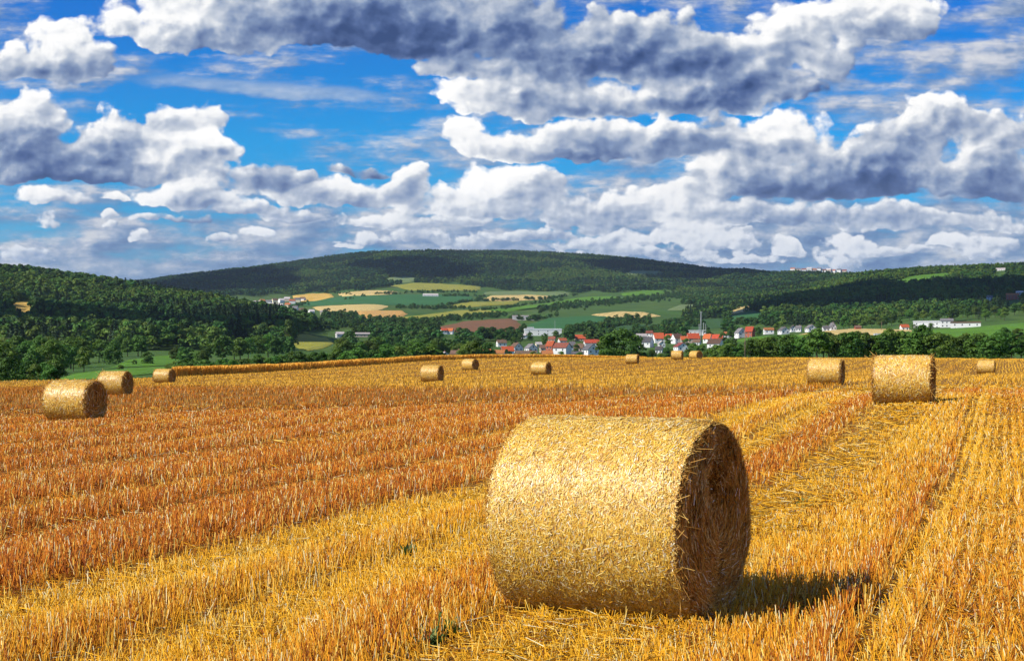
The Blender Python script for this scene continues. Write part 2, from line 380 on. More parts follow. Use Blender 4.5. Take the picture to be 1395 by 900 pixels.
def make_litter():
    parts=[]
    for (N,r0,r1,pw,ln) in ((136000,5.,16,1.2,1.),(97000,16,55,.9,1.5)):
        X,Y=field_points(N,r0,r1,pw); p,s=rowcoords(X,Y); r=np.hypot(X,Y)
        keep=(rng.random(N)<np.clip(.22+litterness(p,s)*.9,0,1))&~under_bale(X,Y,-.05)
        X,Y,p,s,r=[q[keep] for q in (X,Y,p,s,r)]; n=len(X)
        a=np.where(rng.random(n)<.5,rng.uniform(0,2*PI,n),PI/2-ROW+rng.normal(size=n)*.6)
        D=np.stack([np.cos(a),np.sin(a),rng.normal(size=n)*.14],1)
        L=rng.uniform(.06,.24,n)*ln; w=.0026*np.maximum(r/9.,1)**.85*rng.uniform(.7,1.4,n)
        z=ground_z(X,Y)+rng.random(n)**2*.055*(.4+litterness(p,s))+.006
        c=tone(np.clip(orangeness(X,Y,p,s)-.22,0,1),n,.22)
        V,Fq,caps,k=prisms(np.stack([X,Y,z],1),D,L,w,3); parts.append((V,Fq,caps,np.repeat(c,k,0)))
    return join(parts)
V,Fq,c=make_litter()
tag(mesh_np('loose_straw',V,Fq,M['straw'],col=c),'loose golden straw lying in strips between the stubble rows','straw',kind='stuff')
# uncut wheat along the far left edge of the field
def make_wheat():
    N=52000; px=rng.uniform(236,880,N); a=np.arctan((px-CX)/F); t=rng.random(N)
    thin=np.interp(px,[236,300,600,700,800,880],[1,1,1,.95,.8,.5])
    r=edge_r(a)*1.0+.1+t*np.interp(px,[236,300,880],[5,7,6])
    X=r*np.sin(a); Y=r*np.cos(a); z=ground_z(X,Y)
    h=rng.uniform(.75,1.08,N)*thin*np.interp(px,[236,400,560,640,700,880],[.86,.74,.70,.60,.55,.42])*(.8+.4*fbm(X*.25,Y*.25,81,3))
    h=h+np.clip(field_z(X/r*edge_r(a),Y/r*edge_r(a))-z,0,3)*.6
    D=np.stack([rng.normal(size=N)*.12+.05,rng.normal(size=N)*.12,np.ones(N)],1); s=rng.uniform(0,PI,N)
    c=lerp3((.92,.56,.09),(.80,.40,.05),np.clip(rng.random(N)*.8+.2*(t<.1),0,1))*rng.uniform(.8,1.15,N)[:,None]
    P=np.stack([X,Y,z],1); S=np.stack([np.cos(s),np.sin(s),0*s],1)
    V1,F1=ribbons(P,D,h,np.full(N,.030),S)
    Dn=D/np.linalg.norm(D,axis=1,keepdims=True)
    V2,F2=ribbons(P+Dn*(h*.93)[:,None],D+rng.normal(size=(N,3))*.25,np.full(N,.16),np.full(N,.055),S)
    return join([(V1,F1,None,np.repeat(c,4,0)),(V2,F2,None,np.repeat(c*1.08,4,0))])
V,Fq,c=make_wheat()
tag(mesh_np('standing_wheat',V,Fq,M['wheat'],col=c),'strip of tall uncut golden wheat along the far left field edge','wheat',kind='stuff')
# weeds low between the stubble
M['weed']=mat('weed_leaf',(.10,.16,.03),.6,transl=.3,rand=.15)
for (px,py,sz,lb) in ((1092,690,.10,'small green weed in the yellow straw right of the nearest bale'),(1076,812,.0,''),(606,866,.12,'low green weed in the stubble left below the nearest bale'),(590,880,.09,'tiny green weed sprouting beside the low weed at the bottom edge'),(1212,700,.0,''),(556,756,.08,'little green weed left of the nearest bale in pale straw')):
    if not sz: continue
    d=EYE*F/(py-YH); X=(px-CX)/F*d; Y=d; n=46
    a=rng.uniform(0,2*PI,n); D=np.stack([np.cos(a),np.sin(a),rng.uniform(.3,1.6,n)],1); S=np.stack([-np.sin(a),np.cos(a),rng.normal(size=n)*.3],1)
    V,Fq=ribbons(rng.normal(size=(n,3))*np.array([.03,.03,.01]),D,rng.uniform(.4,1.2,n)*sz,rng.uniform(.006,.014,n),S)
    o=mesh_np('weed',V,Fq,M['weed']); o.location=(X,Y,float(ground_z(np.array([X]),np.array([Y]))[0])+.02); tag(o,lb,'weed',group='weeds in the stubble')

# ---------------------------------------------------------------- straw bales
def bale_parts(D,L,n_side,n_end,wid,lng,seed):
    """axis along local x, resting on z=0; returns side (V,F,C,...), ends"""
    g=np.random.default_rng(seed); R=D/2; na,nx=112,30
    th=np.linspace(0,2*PI,na,endpoint=False); xs=np.linspace(-L/2,L/2,nx)
    def prof(x,t):
        bulge=1-.025*(2*x/L)**4-.014*sstep(.42,.5,np.abs(x)/L)
        return R*(bulge+.030*(vnoise(x*3.2,t*2.,seed)-.5)+.018*(vnoise(x*11+.3,t*7.,seed+3)-.5))
    def flat(z): return np.where(z<.06,.06-(.06-z)*.3,z)-.035
    X,T=np.meshgrid(xs,th,indexing='ij'); RR=prof(X,T)
    RR[:,-1]=RR[:,-1]
    Y=RR*np.cos(T); Z=flat(R+RR*np.sin(T))
    V=np.stack([X,Y,Z],-1).reshape(-1,3); i=np.arange(nx-1)[:,None]*na; j=np.arange(na)[None]
    Fs=np.stack([i+j,i+(j+1)%na,i+na+(j+1)%na,i+na+j],-1).reshape(-1,4)
    cs=lerp3((.62,.36,.07),(.40,.19,.035),g.random(len(V)))
    # straws lying on the wound side
    n=n_side; x=g.uniform(-L/2,L/2,n); t=g.uniform(0,2*PI,n); rr=prof(x,t)+g.uniform(-.004,.006,n)
    er=np.stack([0*t,np.cos(t),np.sin(t)],1); et=np.stack([0*t,-np.sin(t),np.cos(t)],1); ex=np.tile([[1.,0,0]],(n,1))
    an=np.where(g.random(n)<.55,g.normal(size=n)*.55,g.uniform(-PI,PI,n))
    Dr=et*np.cos(an)[:,None]+ex*np.sin(an)[:,None]+er*(g.normal(size=n)*np.where(g.random(n)<.03,.45,.06)+.02)[:,None]
    P=er*rr[:,None]; P[:,0]=x; P[:,2]=flat(P[:,2]+R)
    Ln=g.uniform(.4,1.25,n)*lng*np.where(g.random(n)<.02,3.,1.)
    S=np.cross(Dr,er+g.normal(size=(n,3))*.30)
    k=g.random(n); c=lerp3((.90,.60,.085),(.80,.43,.035),g.random(n))
    c=np.where((k<.18)[:,None],np.array([[.90,.72,.26]]),c); c=np.where((k>.93)[:,None],np.array([[.90,.82,.56]]),c); c=np.where(((k>.3)&(k<.39))[:,None],np.array([[.36,.16,.03]]),c)
    c=c*g.uniform(.75,1.1,n)[:,None]
    V2,F2=ribbons(P-Dr*Ln[:,None]*.5,Dr,Ln,g.uniform(.6,1.3,n)*wid,S)
    V2[:,2]=np.maximum(V2[:,2],.005)
    side=join([(V,Fs,None,cs),(V2,F2,None,np.repeat(c,4,0))])
    ends=[]
    for sgn in (1,-1):
        nr=14; r_=np.linspace(0,1,nr); A,Rr=np.meshgrid(th,r_,indexing='ij')
        rim=prof(np.full_like(th,sgn*L/2),th)
        rad=Rr*rim[:,None]*1.002
        def face_x(rad,A,q): return L/2-.03+.055*(vnoise(rad*np.cos(A)*7+9,rad*np.sin(A)*7+9,seed+8)-.5)*np.minimum(1,(1-q)*8)+.03*sstep(1.0,.9,q)-.06*np.exp(-(rad*np.cos(A)/.13)**2-((rad*np.sin(A)-.22)/.14)**2)
        xo=face_x(rad,A,Rr)
        V=np.stack([sgn*xo,rad*np.cos(A),flat(R+rad*np.sin(A))],-1).reshape(-1,3)
        i=np.arange(na)[:,None]; j=np.arange(nr-1)[None]; i2=(i+1)%na
        Fe=np.stack([i*nr+j,i*nr+j+1,i2*nr+j+1,i2*nr+j],-1).reshape(-1,4)
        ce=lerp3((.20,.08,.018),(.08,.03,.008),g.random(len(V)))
        n=n_end; t=g.uniform(0,2*PI,n); q=np.sqrt(g.random(n))*.985; rr=q*np.interp(t,th,rim)
        er=np.stack([0*t,np.cos(t),np.sin(t)],1); et=np.stack([0*t,-np.sin(t),np.cos(t)],1); ex=np.tile([[sgn*1.,0,0]],(n,1))
        an=g.normal(size=n)*.45
        Dr=et*np.cos(an)[:,None]+er*np.sin(an)[:,None]+ex*np.abs(g.normal(size=n)*.16)[:,None]
        P=er*rr[:,None]; P[:,2]=flat(P[:,2]+R); P[:,0]=sgn*(face_x(rr,t,q)+g.uniform(-.004,.035,n))
        Ln=g.uniform(.5,1.9,n)*lng*2.0; S=np.cross(Dr,ex+g.normal(size=(n,3))*.5)
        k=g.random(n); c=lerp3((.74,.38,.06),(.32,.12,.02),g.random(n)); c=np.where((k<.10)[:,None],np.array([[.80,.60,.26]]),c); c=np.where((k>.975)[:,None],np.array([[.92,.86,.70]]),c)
        V2,F2=ribbons(P-Dr*Ln[:,None]*.5,Dr,Ln,g.uniform(.6,1.3,n)*wid*1.1,S)
        m=n_end//5+60; t=g.uniform(0,2*PI,m); rim2=np.interp(t,th,rim)
        er=np.stack([0*t,np.cos(t),np.sin(t)],1); et=np.stack([0*t,-np.sin(t),np.cos(t)],1)
        P=er*(rim2*g.uniform(.95,1.004,m))[:,None]; P[:,2]=flat(P[:,2]+R); P[:,0]=sgn*(L/2-g.uniform(0,.05,m))
        Dr=np.tile([[sgn*1.,0,0]],(m,1))*g.uniform(.1,.9,m)[:,None]+et*g.normal(size=(m,1))*.9+er*g.normal(size=(m,1))*.25
        V3,F3=ribbons(P,Dr,g.uniform(.4,1.5,m)*lng*np.where(g.random(m)<.06,3.2,1.),g.uniform(.45,.9,m)*wid,np.cross(Dr,er+g.normal(size=(m,3))*.4))
        V2[:,2]=np.maximum(V2[:,2],.005); V3[:,2]=np.maximum(V3[:,2],.005)
        c3=lerp3((.84,.56,.14),(.45,.20,.04),g.random(m))
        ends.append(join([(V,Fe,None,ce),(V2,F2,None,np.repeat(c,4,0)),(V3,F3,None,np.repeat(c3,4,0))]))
    return side,ends
def make_bale(parts,loc,rz,label):
    root=empty('straw_bale',loc,rz); tag(root,label,'straw bale',group='round straw bales on the stubble field')
    (V,F_,c),ends=parts
    mesh_np('wound_side',V,F_,M['bale_straw'],root,col=c)
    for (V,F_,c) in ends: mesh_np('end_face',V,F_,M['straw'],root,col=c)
    return root
x,y,D,L,a=MAIN
make_bale(bale_parts(D,L,110000,24000,.0020,.034,3),(x,y,float(ground_z(np.array([x]),np.array([y]))[0])-.012),-a,'huge golden straw bale in the foreground, its brown end face turned aside')
BALE_LABELS=['large bale at the left field side with its dark end showing, nearest of three','bale half hidden behind the large left bale','small bale on the left touching the uncut wheat strip',
 'lone mid-distance bale standing left of centre before the wheat','small far bale near the wheat strip above the lone bale','small far bale below the white village houses','tiny bale at the far edge below the big round tree',
 'tiny bale at the far edge before the red roofs, end hidden','tiny bale beside its twin at the far edge, end face showing','medium bale on the right left of the biggest distant bale','second largest bale, upright sided, in front of the right hedge','small far bale at the right, just beyond the second largest bale']
protos=[]
for k,(px,py,d,ang) in enumerate(BALES):
    d=d*S_; X=(px-CX)/F*d; z=float(ground_z(np.array([X]),np.array([d]))[0])-.02; rz=-math.radians(ang)
    if len(protos)<3:
        protos.append(make_bale(bale_parts([1.24,1.26,1.21][k],[1.36,1.30,1.38][k],9000,2600,.0060,.085,5+k),(X,d,z),rz,BALE_LABELS[k]))
    else:
        q=np.random.default_rng(k); b=copy_thing(protos[k%3],(X,d,z),rz,(q.uniform(.96,1.05),q.uniform(.97,1.04),q.uniform(.96,1.02))); b['label']=BALE_LABELS[k]
# ---------------------------------------------------------------- fields and meadows of the valley: sheets lying on the ground
def inpoly(px,py,poly):
    px=np.asarray(px,float); py=np.asarray(py,float); r=np.zeros(px.shape,bool); n=len(poly)
    for i in range(n):
        x0,y0=poly[i]; x1,y1=poly[i-1]
        c=((y0>py)!=(y1>py)); 
        with np.errstate(divide='ignore',invalid='ignore'): xx=(x1-x0)*(py-y0)/(y1-y0+1e-12)+x0
        r^=c&(px<xx)
    return r
def crop(name,c1,c2,scale):
    # patchy growth and the tramlines of the drill
    m=mat(name,c1,.95,spec=.1,noise=[(scale,c2,.8,5.),(scale*9,c2,.6,4.)]); nt=m.node_tree; N=nt.nodes; L=nt.links; b=N['Principled BSDF']
    tc=N.new('ShaderNodeTexCoord'); mp=N.new('ShaderNodeMapping'); mp.inputs['Rotation'].default_value=(0,0,len(name)*.41); L.new(tc.outputs['Object'],mp.inputs[0])
    w=N.new('ShaderNodeTexWave'); w.inputs['Scale'].default_value=.035; w.inputs['Distortion'].default_value=1.5; w.inputs['Detail'].default_value=3; w.inputs['Detail Scale'].default_value=.3; L.new(mp.outputs[0],w.inputs[0])
    r=N.new('ShaderNodeMapRange'); r.inputs['From Min'].default_value=.55; r.inputs['From Max'].default_value=1.; r.inputs['To Max'].default_value=.45; L.new(w.outputs['Fac'],r.inputs['Value'])
    x=N.new('ShaderNodeMix'); x.data_type='RGBA'; L.new(r.outputs[0],x.inputs[0]); L.new(b.inputs['Base Color'].links[0].from_socket,x.inputs[6]); x.inputs[7].default_value=(*[q*.62 for q in c2],1); L.new(x.outputs[2],b.inputs['Base Color'])
    return m
M['gold_crop']=crop('ripe_crop',(.58,.38,.09),(.46,.29,.06),.012)
M['tan_crop']=crop('cut_crop',(.56,.42,.17),(.46,.34,.12),.012)
M['orange_crop']=crop('orange_stubble',(.54,.31,.09),(.42,.25,.08),.012)
M['olive_crop']=crop('olive_meadow',(.31,.29,.045),(.20,.21,.035),.014)
M['green_crop']=crop('green_crop',(.048,.15,.045),(.035,.11,.035),.012)
M['bright_meadow']=crop('bright_meadow',(.11,.235,.020),(.07,.16,.018),.014)
M['deep_meadow']=crop('deep_meadow',(.045,.105,.030),(.035,.08,.025),.014)
M['plough']=crop('ploughed_soil',(.21,.095,.050),(.15,.085,.04),.012)
M['pale_meadow']=crop('pale_meadow',(.16,.21,.09),(.12,.17,.06),.014)
PATCHES=[ # outline in the photograph, material, name, label, nearest depth
 ([(530,390),(560,386),(600,386.5),(655,391),(650,397),(600,396),(560,396)],'olive_crop','meadow','pale olive hill field at the foot of the far forested hill',1500),
 ([(398,403),(425,400),(452,401),(456,406),(440,409),(405,411)],'gold_crop','crop_field','small golden crop field beside the far left village',1400),
 ([(460,400),(500,396.5),(542,398),(522,403.5),(470,405)],'tan_crop','crop_field','thin pale strip of cut crop under the far forest',1400),
 ([(392,415),(440,408),(500,404),(570,402.5),(640,403),(650,410),(600,416),(520,416),(430,417)],'green_crop','crop_field','wide blue-green crop field across the middle of the valley',1200),
 ([(424,419),(470,416),(530,417),(512,424),(470,425),(438,424)],'tan_crop','crop_field','pale tan cut field below the wide green field',1100),
 ([(486,425),(548,424),(556,428),(540,435),(495,434)],'orange_crop','crop_field','orange-tan stubble field below the pale tan field',1000),
 ([(512,439),(560,432),(620,424),(660,422),(690,425),(640,431),(575,437)],'olive_crop','meadow','long olive-tan meadow strip slanting up the valley',1000),
 ([(656,408),(668,403.5),(720,402.5),(752,404),(742,408),(700,410),(670,410)],'tan_crop','crop_field','tan field strip with hedges in the middle distance',1300),
 ([(656,402),(662,398.5),(720,397.5),(778,399),(772,403),(715,402),(690,403)],'pale_meadow','meadow','grey-green field right under the middle of the far forest',1400),
 ([(610,417),(640,412),(708,410),(700,415),(650,418),(618,419)],'olive_crop','meadow','thin olive field between two hedge lines',1150),
 ([(640,425),(700,419),(760,411),(805,405),(838,403.5),(852,407),(800,411),(760,416),(700,424),(650,427)],'bright_meadow','meadow','long bright green meadow slanting up towards the right',1100),
 ([(588,448),(630,438),(700,434),(712,445),(690,455),(650,456),(615,452)],'plough','ploughed_field','red-brown ploughed field above the left end of the village',750),
 ([(712,445),(745,434),(790,431),(828,431),(826,441),(780,448),(730,448)],'green_crop','crop_field','green field above the white factory',750),
 ([(798,451),(840,445),(898,442),(908,450),(850,455)],'deep_meadow','meadow','dark green meadow behind the big round tree',700),
 ([(806,429),(845,425),(880,426),(902,431),(872,433),(825,432)],'tan_crop','crop_field','tan-olive strip beside the dark wood block',950),
 ([(846,400.5),(875,396.5),(908,397),(905,401),(870,403),(850,403)],'bright_meadow','meadow','small bright meadow under the right end of the far forest',1400),
 ([(846,375),(858,370),(900,370.5),(906,373),(890,376)],'pale_meadow','meadow','pale clearing high on the right side of the far hill',2300),
 ([(521,386),(528,379),(552,377.5),(572,380),(560,385)],'pale_meadow','meadow','pale clearing above the olive hill field',1700),
 ([(398,472),(402,456),(418,455),(446,461),(455,468),(440,475),(420,478)],'olive_crop','meadow','yellow-green knoll among the trees in the left valley',400),
 ([(908,423),(925,416.5),(950,415),(952,419),(930,423)],'pale_meadow','meadow','small pale meadow left of the right hill',1100),
 ([(989,430),(1003,419),(1032,415.5),(1034,419),(1012,425)],'tan_crop','crop_field','grey-tan slope field left of the dark hillside',900),
 ([(988,438),(1000,429),(1040,426),(1042,433),(1015,438)],'green_crop','crop_field','green slope field below the grey-tan one',750),
 ([(928,449),(945,436),(985,434),(988,446)],'deep_meadow','meadow','green meadow behind the white long hall',700),
 ([(1212,386),(1240,377.5),(1292,372.5),(1300,376),(1262,384),(1235,388)],'bright_meadow','meadow','bright meadow high on the right hillside',1000),
 ([(1085,457),(1120,452),(1165,448.5),(1245,450),(1238,455),(1160,457)],'tan_crop','crop_field','pale golden strip in front of the white houses on the right',420),
 ([(1000,464),(1030,459),(1085,457.5),(1160,458),(1150,466),(1050,470)],'bright_meadow','meadow','bright green meadow just above the right hedge',380),
 ([(1250,462),(1252,451),(1320,447),(1395,440.5),(1460,437),(1460,461),(1390,461),(1320,466)],'bright_meadow','meadow','sunny green meadow before the white halls on the right',330),
 ([(1335,468),(1352,462),(1400,458.5),(1460,456),(1460,464),(1390,470)],'olive_crop','meadow','yellowish meadow strip at the far right above the hedge',260),
 ([(70,519),(100,510),(150,506),(200,502),(240,500),(236,507),(180,512),(130,518)],'bright_meadow','meadow','bright green grass behind the left bales',85),
 ([(148,502),(170,492),(215,486),(262,482),(275,492),(230,498)],'bright_meadow','meadow','green meadow around the lone round bush on the left',230),
 ([(118,484),(124,472),(140,470),(156,476),(150,486)],'deep_meadow','meadow','small grassy clearing in the left wood',330),
 ([(296,474),(310,466),(345,463.5),(358,467),(320,476)],'deep_meadow','meadow','dim grassy clearing at the foot of the left hill',360),
 ([(14,426),(18,412.5),(44,412),(48,424),(30,431)],'gold_crop','meadow','dry golden clearing on the left wooded hill',600),
]
def make_patch(poly,m,name,label,dmin):
    W=np.array([hit(x,y,dmin) for x,y in poly])
    # subdivided outline and a grid inside
    cen=W[:,:2].mean(0); K=7; ring=[]
    out=[]
    for i in range(len(W)):
        a=W[i,:2]; b=W[(i+1)%len(W),:2]
        for t in np.linspace(0,1,8,endpoint=False): out.append(a+(b-a)*t)
    out=np.array(out); n=len(out); V=[cen]
    g=np.random.default_rng(len(poly)*77+int(poly[0][0]))
    out=out+(out-cen)*(g.normal(size=(n,1))*.016+.05*(vnoise(np.arange(n)*.35,np.full(n,len(label)*3.1),7)[:,None]-.5))
    rings=[cen+(out-cen)*s for s in np.linspace(0,1,K+1)[1:]]
    P=np.concatenate([[cen]]+rings); r=np.hypot(P[:,0],P[:,1])
    r=r/S_; Z=ground_z(P[:,0],P[:,1])+.15+r*.0016
    Z[-n:]-= .05+r[-n:]*.0014
    tri=[(0,1+i,1+(i+1)%n) for i in range(n)]; quad=[]
    for k in range(K-1):
        o=1+k*n
        quad+=[(o+i,o+n+i,o+n+(i+1)%n,o+(i+1)%n) for i in range(n)]
    o=mesh_np(name,np.column_stack([P,Z]),[np.array(tri),np.array(quad)],M[m],smooth=True)
    tag(o,label,'field',kind='structure')
for p in PATCHES: make_patch(*p)

# ---------------------------------------------------------------- trees
def crown_mesh(name,seed,lobes,per,leaf,kind,m):
    """crown of a tree 1 m tall: leaf clumps spread through lobes"""
    g=np.random.default_rng(seed); P=[];NR=[]
    if kind=='needle':
        n=lobes*per; h=g.random(n)**.8; lay=np.round(h*11)/11*.9+h*.1; rad=(1-lay)**.85*.17*(.35+.75*np.sqrt(g.random(n)))*(1+.25*np.sin(lay*70))
        t=g.uniform(0,2*PI,n); P=np.stack([rad*np.cos(t),rad*np.sin(t),.10+.90*lay-rad*.35],1); NR=np.stack([np.cos(t)*.6,np.sin(t)*.6,np.full(n,.75)],1)
    else:
        spread={'round':.27,'tall':.15,'wide':.36,'bush':.34}[kind]; zlo={'round':.22,'tall':.18,'wide':.24,'bush':.24}[kind]
        for k in range(lobes):
            t=g.uniform(0,2*PI); q=math.sqrt(g.random()); zz=g.random()
            env=math.sin(min(1,(zz*.92+.10))*PI)**.6
            c=np.array([spread*q*env*math.cos(t),spread*q*env*math.sin(t),zlo+(.86-zlo)*zz]); R=g.uniform(.09,.17)*(1.0 if kind!='tall' else .75)
            d=g.normal(size=(per,3)); d/=np.linalg.norm(d,axis=1,keepdims=True); d[:,2]=np.where(d[:,2]<-.35,-d[:,2],d[:,2])
            P.append(c+d*R*g.uniform(.62,1.06,(per,1))*np.array([1,1,.85])); NR.append(d)
        if kind=='bush':
            n=lobes*per//5; t=g.uniform(0,2*PI,n); q=np.sqrt(g.random(n))*.36; P.append(np.stack([q*np.cos(t),q*np.sin(t),g.uniform(.0,.35,n)],1)); NR.append(g.normal(size=(n,3)))
        P=np.concatenate(P); NR=np.concatenate(NR)
    n=len(P); nr=NR+g.normal(size=(n,3))*.42; nr/=np.linalg.norm(nr,axis=1,keepdims=True)
    a=np.cross(nr,g.normal(size=(n,3))); a/=np.linalg.norm(a,axis=1,keepdims=True); b=np.cross(nr,a)
    s=(leaf*g.uniform(.6,1.35,n))[:,None]
    V=np.stack([P-a*s*.75,P-b*s*.5+nr*s*.12,P+a*s*.75,P+b*s*.5+nr*s*.12],1)
    return mesh_np(name,V.reshape(-1,3),np.arange(n*4).reshape(-1,4),m,link_it=False).data
def trunk_mesh(name,seed,top,r):
    g=np.random.default_rng(seed); mb=MB(); p=np.array([0,0,-.04]); 
    for k in range(3):
        q=np.array([g.normal()*.012*(k+1),g.normal()*.012*(k+1),top*(k+1)/3]); mb.tube(p,q,r*(1-.22*k),r*(1-.22*(k+1)),7); p=q
    for k in range(5):
        t=g.uniform(0,2*PI); z0=top*g.uniform(.45,.95); L_=g.uniform(.15,.26)
        mb.tube((0,0,z0),(L_*math.cos(t)*.8,L_*math.sin(t)*.8,z0+L_*.9),r*.45,r*.15,5)
    me=bpy.data.meshes.new(name); me.from_pydata(mb.v,[],mb.f); me.materials.append(M['bark']); me.update(); return me
KINDS={'round':[crown_mesh('crown',20+k,24,105,.040,'round',M['leaf']) for k in range(3)],
       'wide':[crown_mesh('crown',30+k,34,120,.034,'wide',M['leaf']) for k in range(2)],
       'bush':[crown_mesh('crown',40+k,24,100,.042,'bush',M['leaf']) for k in range(3)],
       'tall':[crown_mesh('crown',50+k,18,90,.036,'tall',M['leaf']) for k in range(2)],
       'needle':[crown_mesh('crown',60+k,20,75,.036,'needle',M['needle']) for k in range(2)]}
TRUNKS=[trunk_mesh('trunk',70+k,.5,.022) for k in range(3)]
_tr=np.random.default_rng(5)
CAT={'round':('tree','tree'),'wide':('tree','tree'),'bush':('bush','bush'),'tall':('tree','tree'),'needle':('conifer','tree')}
def tree(kind,X,Y,h,w=1.,label=None,group=None,zoff=0.):
    nm,cat=CAT[kind]; z=float(ground_z(np.array([X]),np.array([Y]))[0])+zoff
    root=empty(nm,(X,Y,z),_tr.uniform(0,2*PI)); root.scale=(h*w,h*w,h)
    me=KINDS[kind][_tr.integers(len(KINDS[kind]))]
    c=link(bpy.data.objects.new('crown',me)); c.parent=root
    if kind!='bush':
        t=link(bpy.data.objects.new('trunk',TRUNKS[_tr.integers(3)])); t.parent=root
    tag(root,label,cat,group); return root
def at_depth(px,d): return (px-CX)/F*d*S_,d*S_
ORD=['leftmost','second','third','fourth','fifth','sixth','seventh','eighth','ninth','tenth','eleventh','twelfth']
def row(spec,where,group,noun='tree'):
    """spec: list of (px,depth,height,width factor,kind) sorted by px; labels count from the left within a place one can find"""
    n=len(spec)
    for i,(px,d,h,w,k) in enumerate(spec):
        size='tall' if h>np.median([q[2] for q in spec])*1.1 else ('low' if h<np.median([q[2] for q in spec])*.9 else 'round')
        if n==1: lb=f'{size} green {noun} {where}'
        elif i==0: lb=f'leftmost of the {noun}s {where}'
        elif i==n-1: lb=f'rightmost of the {noun}s {where}'
        else: lb=f'{size} {noun}, {ORD[i]} from left {where}'
        X,Y=at_depth(px,d); tree(k,X,Y,h,w,lb,group)
def mkrow(x0,x1,n,d0,d1,h0,h1,kinds,w=1.,seed=0,jit=.5):
    g=np.random.default_rng(seed+int(x0)); out=[]
    for i in range(n):
        px=x0+(x1-x0)*(i+.5+g.uniform(-jit,jit)*.8)/n; out.append((px,g.uniform(d0,d1),g.uniform(h0,h1),w*g.uniform(.9,1.2),kinds[g.integers(len(kinds))]))
    return sorted(out)
HG_='trees of the hedge behind the right part of the field'
for k,(x0,x1,n,h0,h1,where) in enumerate([
  (972,1013,6,3.4,5.0,'in the hedge just left of the wooden pole'),
  (1019,1062,6,4.6,6.0,'in the hedge just right of the wooden pole'),
  (1062,1100,5,4.8,6.2,'in the hedge left of the medium right bale'),
  (1100,1152,6,5.2,6.8,'in the hedge above the medium right bale'),
  (1152,1196,6,5.0,6.4,'in the hedge between the two big right bales'),
  (1196,1272,8,5.4,7.2,'in the hedge above the second largest bale'),
  (1272,1330,6,5.0,6.4,'in the hedge right of the second largest bale'),
  (1330,1364,5,4.8,6.2,'in the hedge above the small far right bale'),
  (1364,1440,8,4.6,6.2,'at the right end of the hedge')]):
    row(mkrow(x0,x1,n,146,176,h0,h1,['bush','bush','round'],1.15,seed=k),where,HG_,'hedge tree')
# hand-placed trees
X,Y=at_depth(846,175); tree('wide',X,Y,8.8,1.5,'big broad dark round tree standing alone before the village','large single trees')
X,Y=at_depth(824,182); tree('round',X,Y,6.6,1.15,'smaller round tree crowding the left side of the big broad tree','large single trees')
X,Y=at_depth(869,186); tree('round',X,Y,6.8,1.15,'round tree crowding the right side of the big broad tree','large single trees')
d=hit(201,497,200); tree('bush',d[0],d[1],5.2,1.35,'lone round bush on the green meadow behind the left bales','lone bushes on the left meadow')
d=hit(183,498,200); tree('bush',d[0],d[1],2.4,1.1,'very small bush just left of the lone round bush','lone bushes on the left meadow')
d=hit(164,505,110); tree('bush',d[0],d[1],1.8,1.7,'low dark bush peeping over the left bales','lone bushes on the left meadow')
X,Y=at_depth(393,470); tree('tall',X,Y,22,.95,'tall slender poplar at the right foot of the left hill','tall trees')
X,Y=at_depth(385,480); tree('tall',X,Y,17,1.2,'shorter slender tree left of the tall poplar','tall trees')
X,Y=at_depth(1368,300); tree('bush',X,Y,6.0,1.5,'dark round bush on the meadow at the far right edge','lone bushes on the right meadow')
X,Y=at_depth(1386,305); tree('bush',X,Y,5.0,1.6,'rightmost dark bush on the right meadow','lone bushes on the right meadow')
# the wood at the lower left, behind the field
LW='trees of the wood behind the left end of the field'
for k,(x0,x1,n,d0,d1,h0,h1,where) in enumerate([
  (-60,14,7,88,112,3.2,5.4,'directly behind the left corner of the field'),(14,84,7,92,118,2.6,4.4,'behind the large left bale at the field edge'),(-60,30,6,190,240,8.,12.,'at the left end of the wood'),(-30,60,6,260,330,9,14,'in the second rank of the left wood'),
  (30,80,5,190,240,7.,10.,'in the left wood above the large left bale'),(50,110,6,250,320,9,13,'in the second rank above the large left bale'),
  (80,118,5,210,270,6.,9.,'at the right end of the left wood front'),(100,156,6,270,330,8,11.,'behind the right end of the left wood front'),
  (150,200,5,345,400,8,11,'behind the left meadow clearing'),(236,290,6,300,350,6,9.,'right of the lone round bush meadow')]):
    row(mkrow(x0,x1,n,d0,d1,h0,h1,['round','round','bush','wide'],1.05,seed=90+k),where,LW)
row(mkrow(228,300,9,150,200,2.6,4.6,['bush'],1.5,seed=3),'behind the left wheat strip end','bushes behind the wheat strip','bush')
row(mkrow(300,380,9,160,215,4.,6.4,['bush','round'],1.3,seed=4),'behind the wheat under the hill','bushes behind the wheat strip','bush')
row(mkrow(380,450,8,170,225,4.6,6.6,['bush','round'],1.3,seed=5),'behind the wheat strip middle','bushes behind the wheat strip','bush')
row(mkrow(450,530,9,180,235,4.6,6.8,['bush','round'],1.3,seed=6),'behind the wheat left of the lone bale','bushes behind the wheat strip','bush')
row(mkrow(530,600,8,190,240,5.2,7.6,['bush','round'],1.3,seed=7),'above the lone bale','bushes behind the wheat strip','bush')
row(mkrow(628,668,5,215,260,5.6,8.4,['round','wide'],1.2,seed=8),'behind the wheat left of the village','trees left of the village')
row(mkrow(300,384,7,330,390,9,13,['round','wide'],1.1,seed=9),'at the dark foot of the left hill','trees below the left hill')
row(mkrow(455,560,8,310,370,9,13,['round','wide'],1.1,seed=10),'in the middle rank of the left valley','trees of the left valley')
row(mkrow(560,650,7,330,400,8,12,['round','wide'],1.1,seed=12),'in front of the twin red roofs','trees of the left valley')
VT='trees between the village houses'
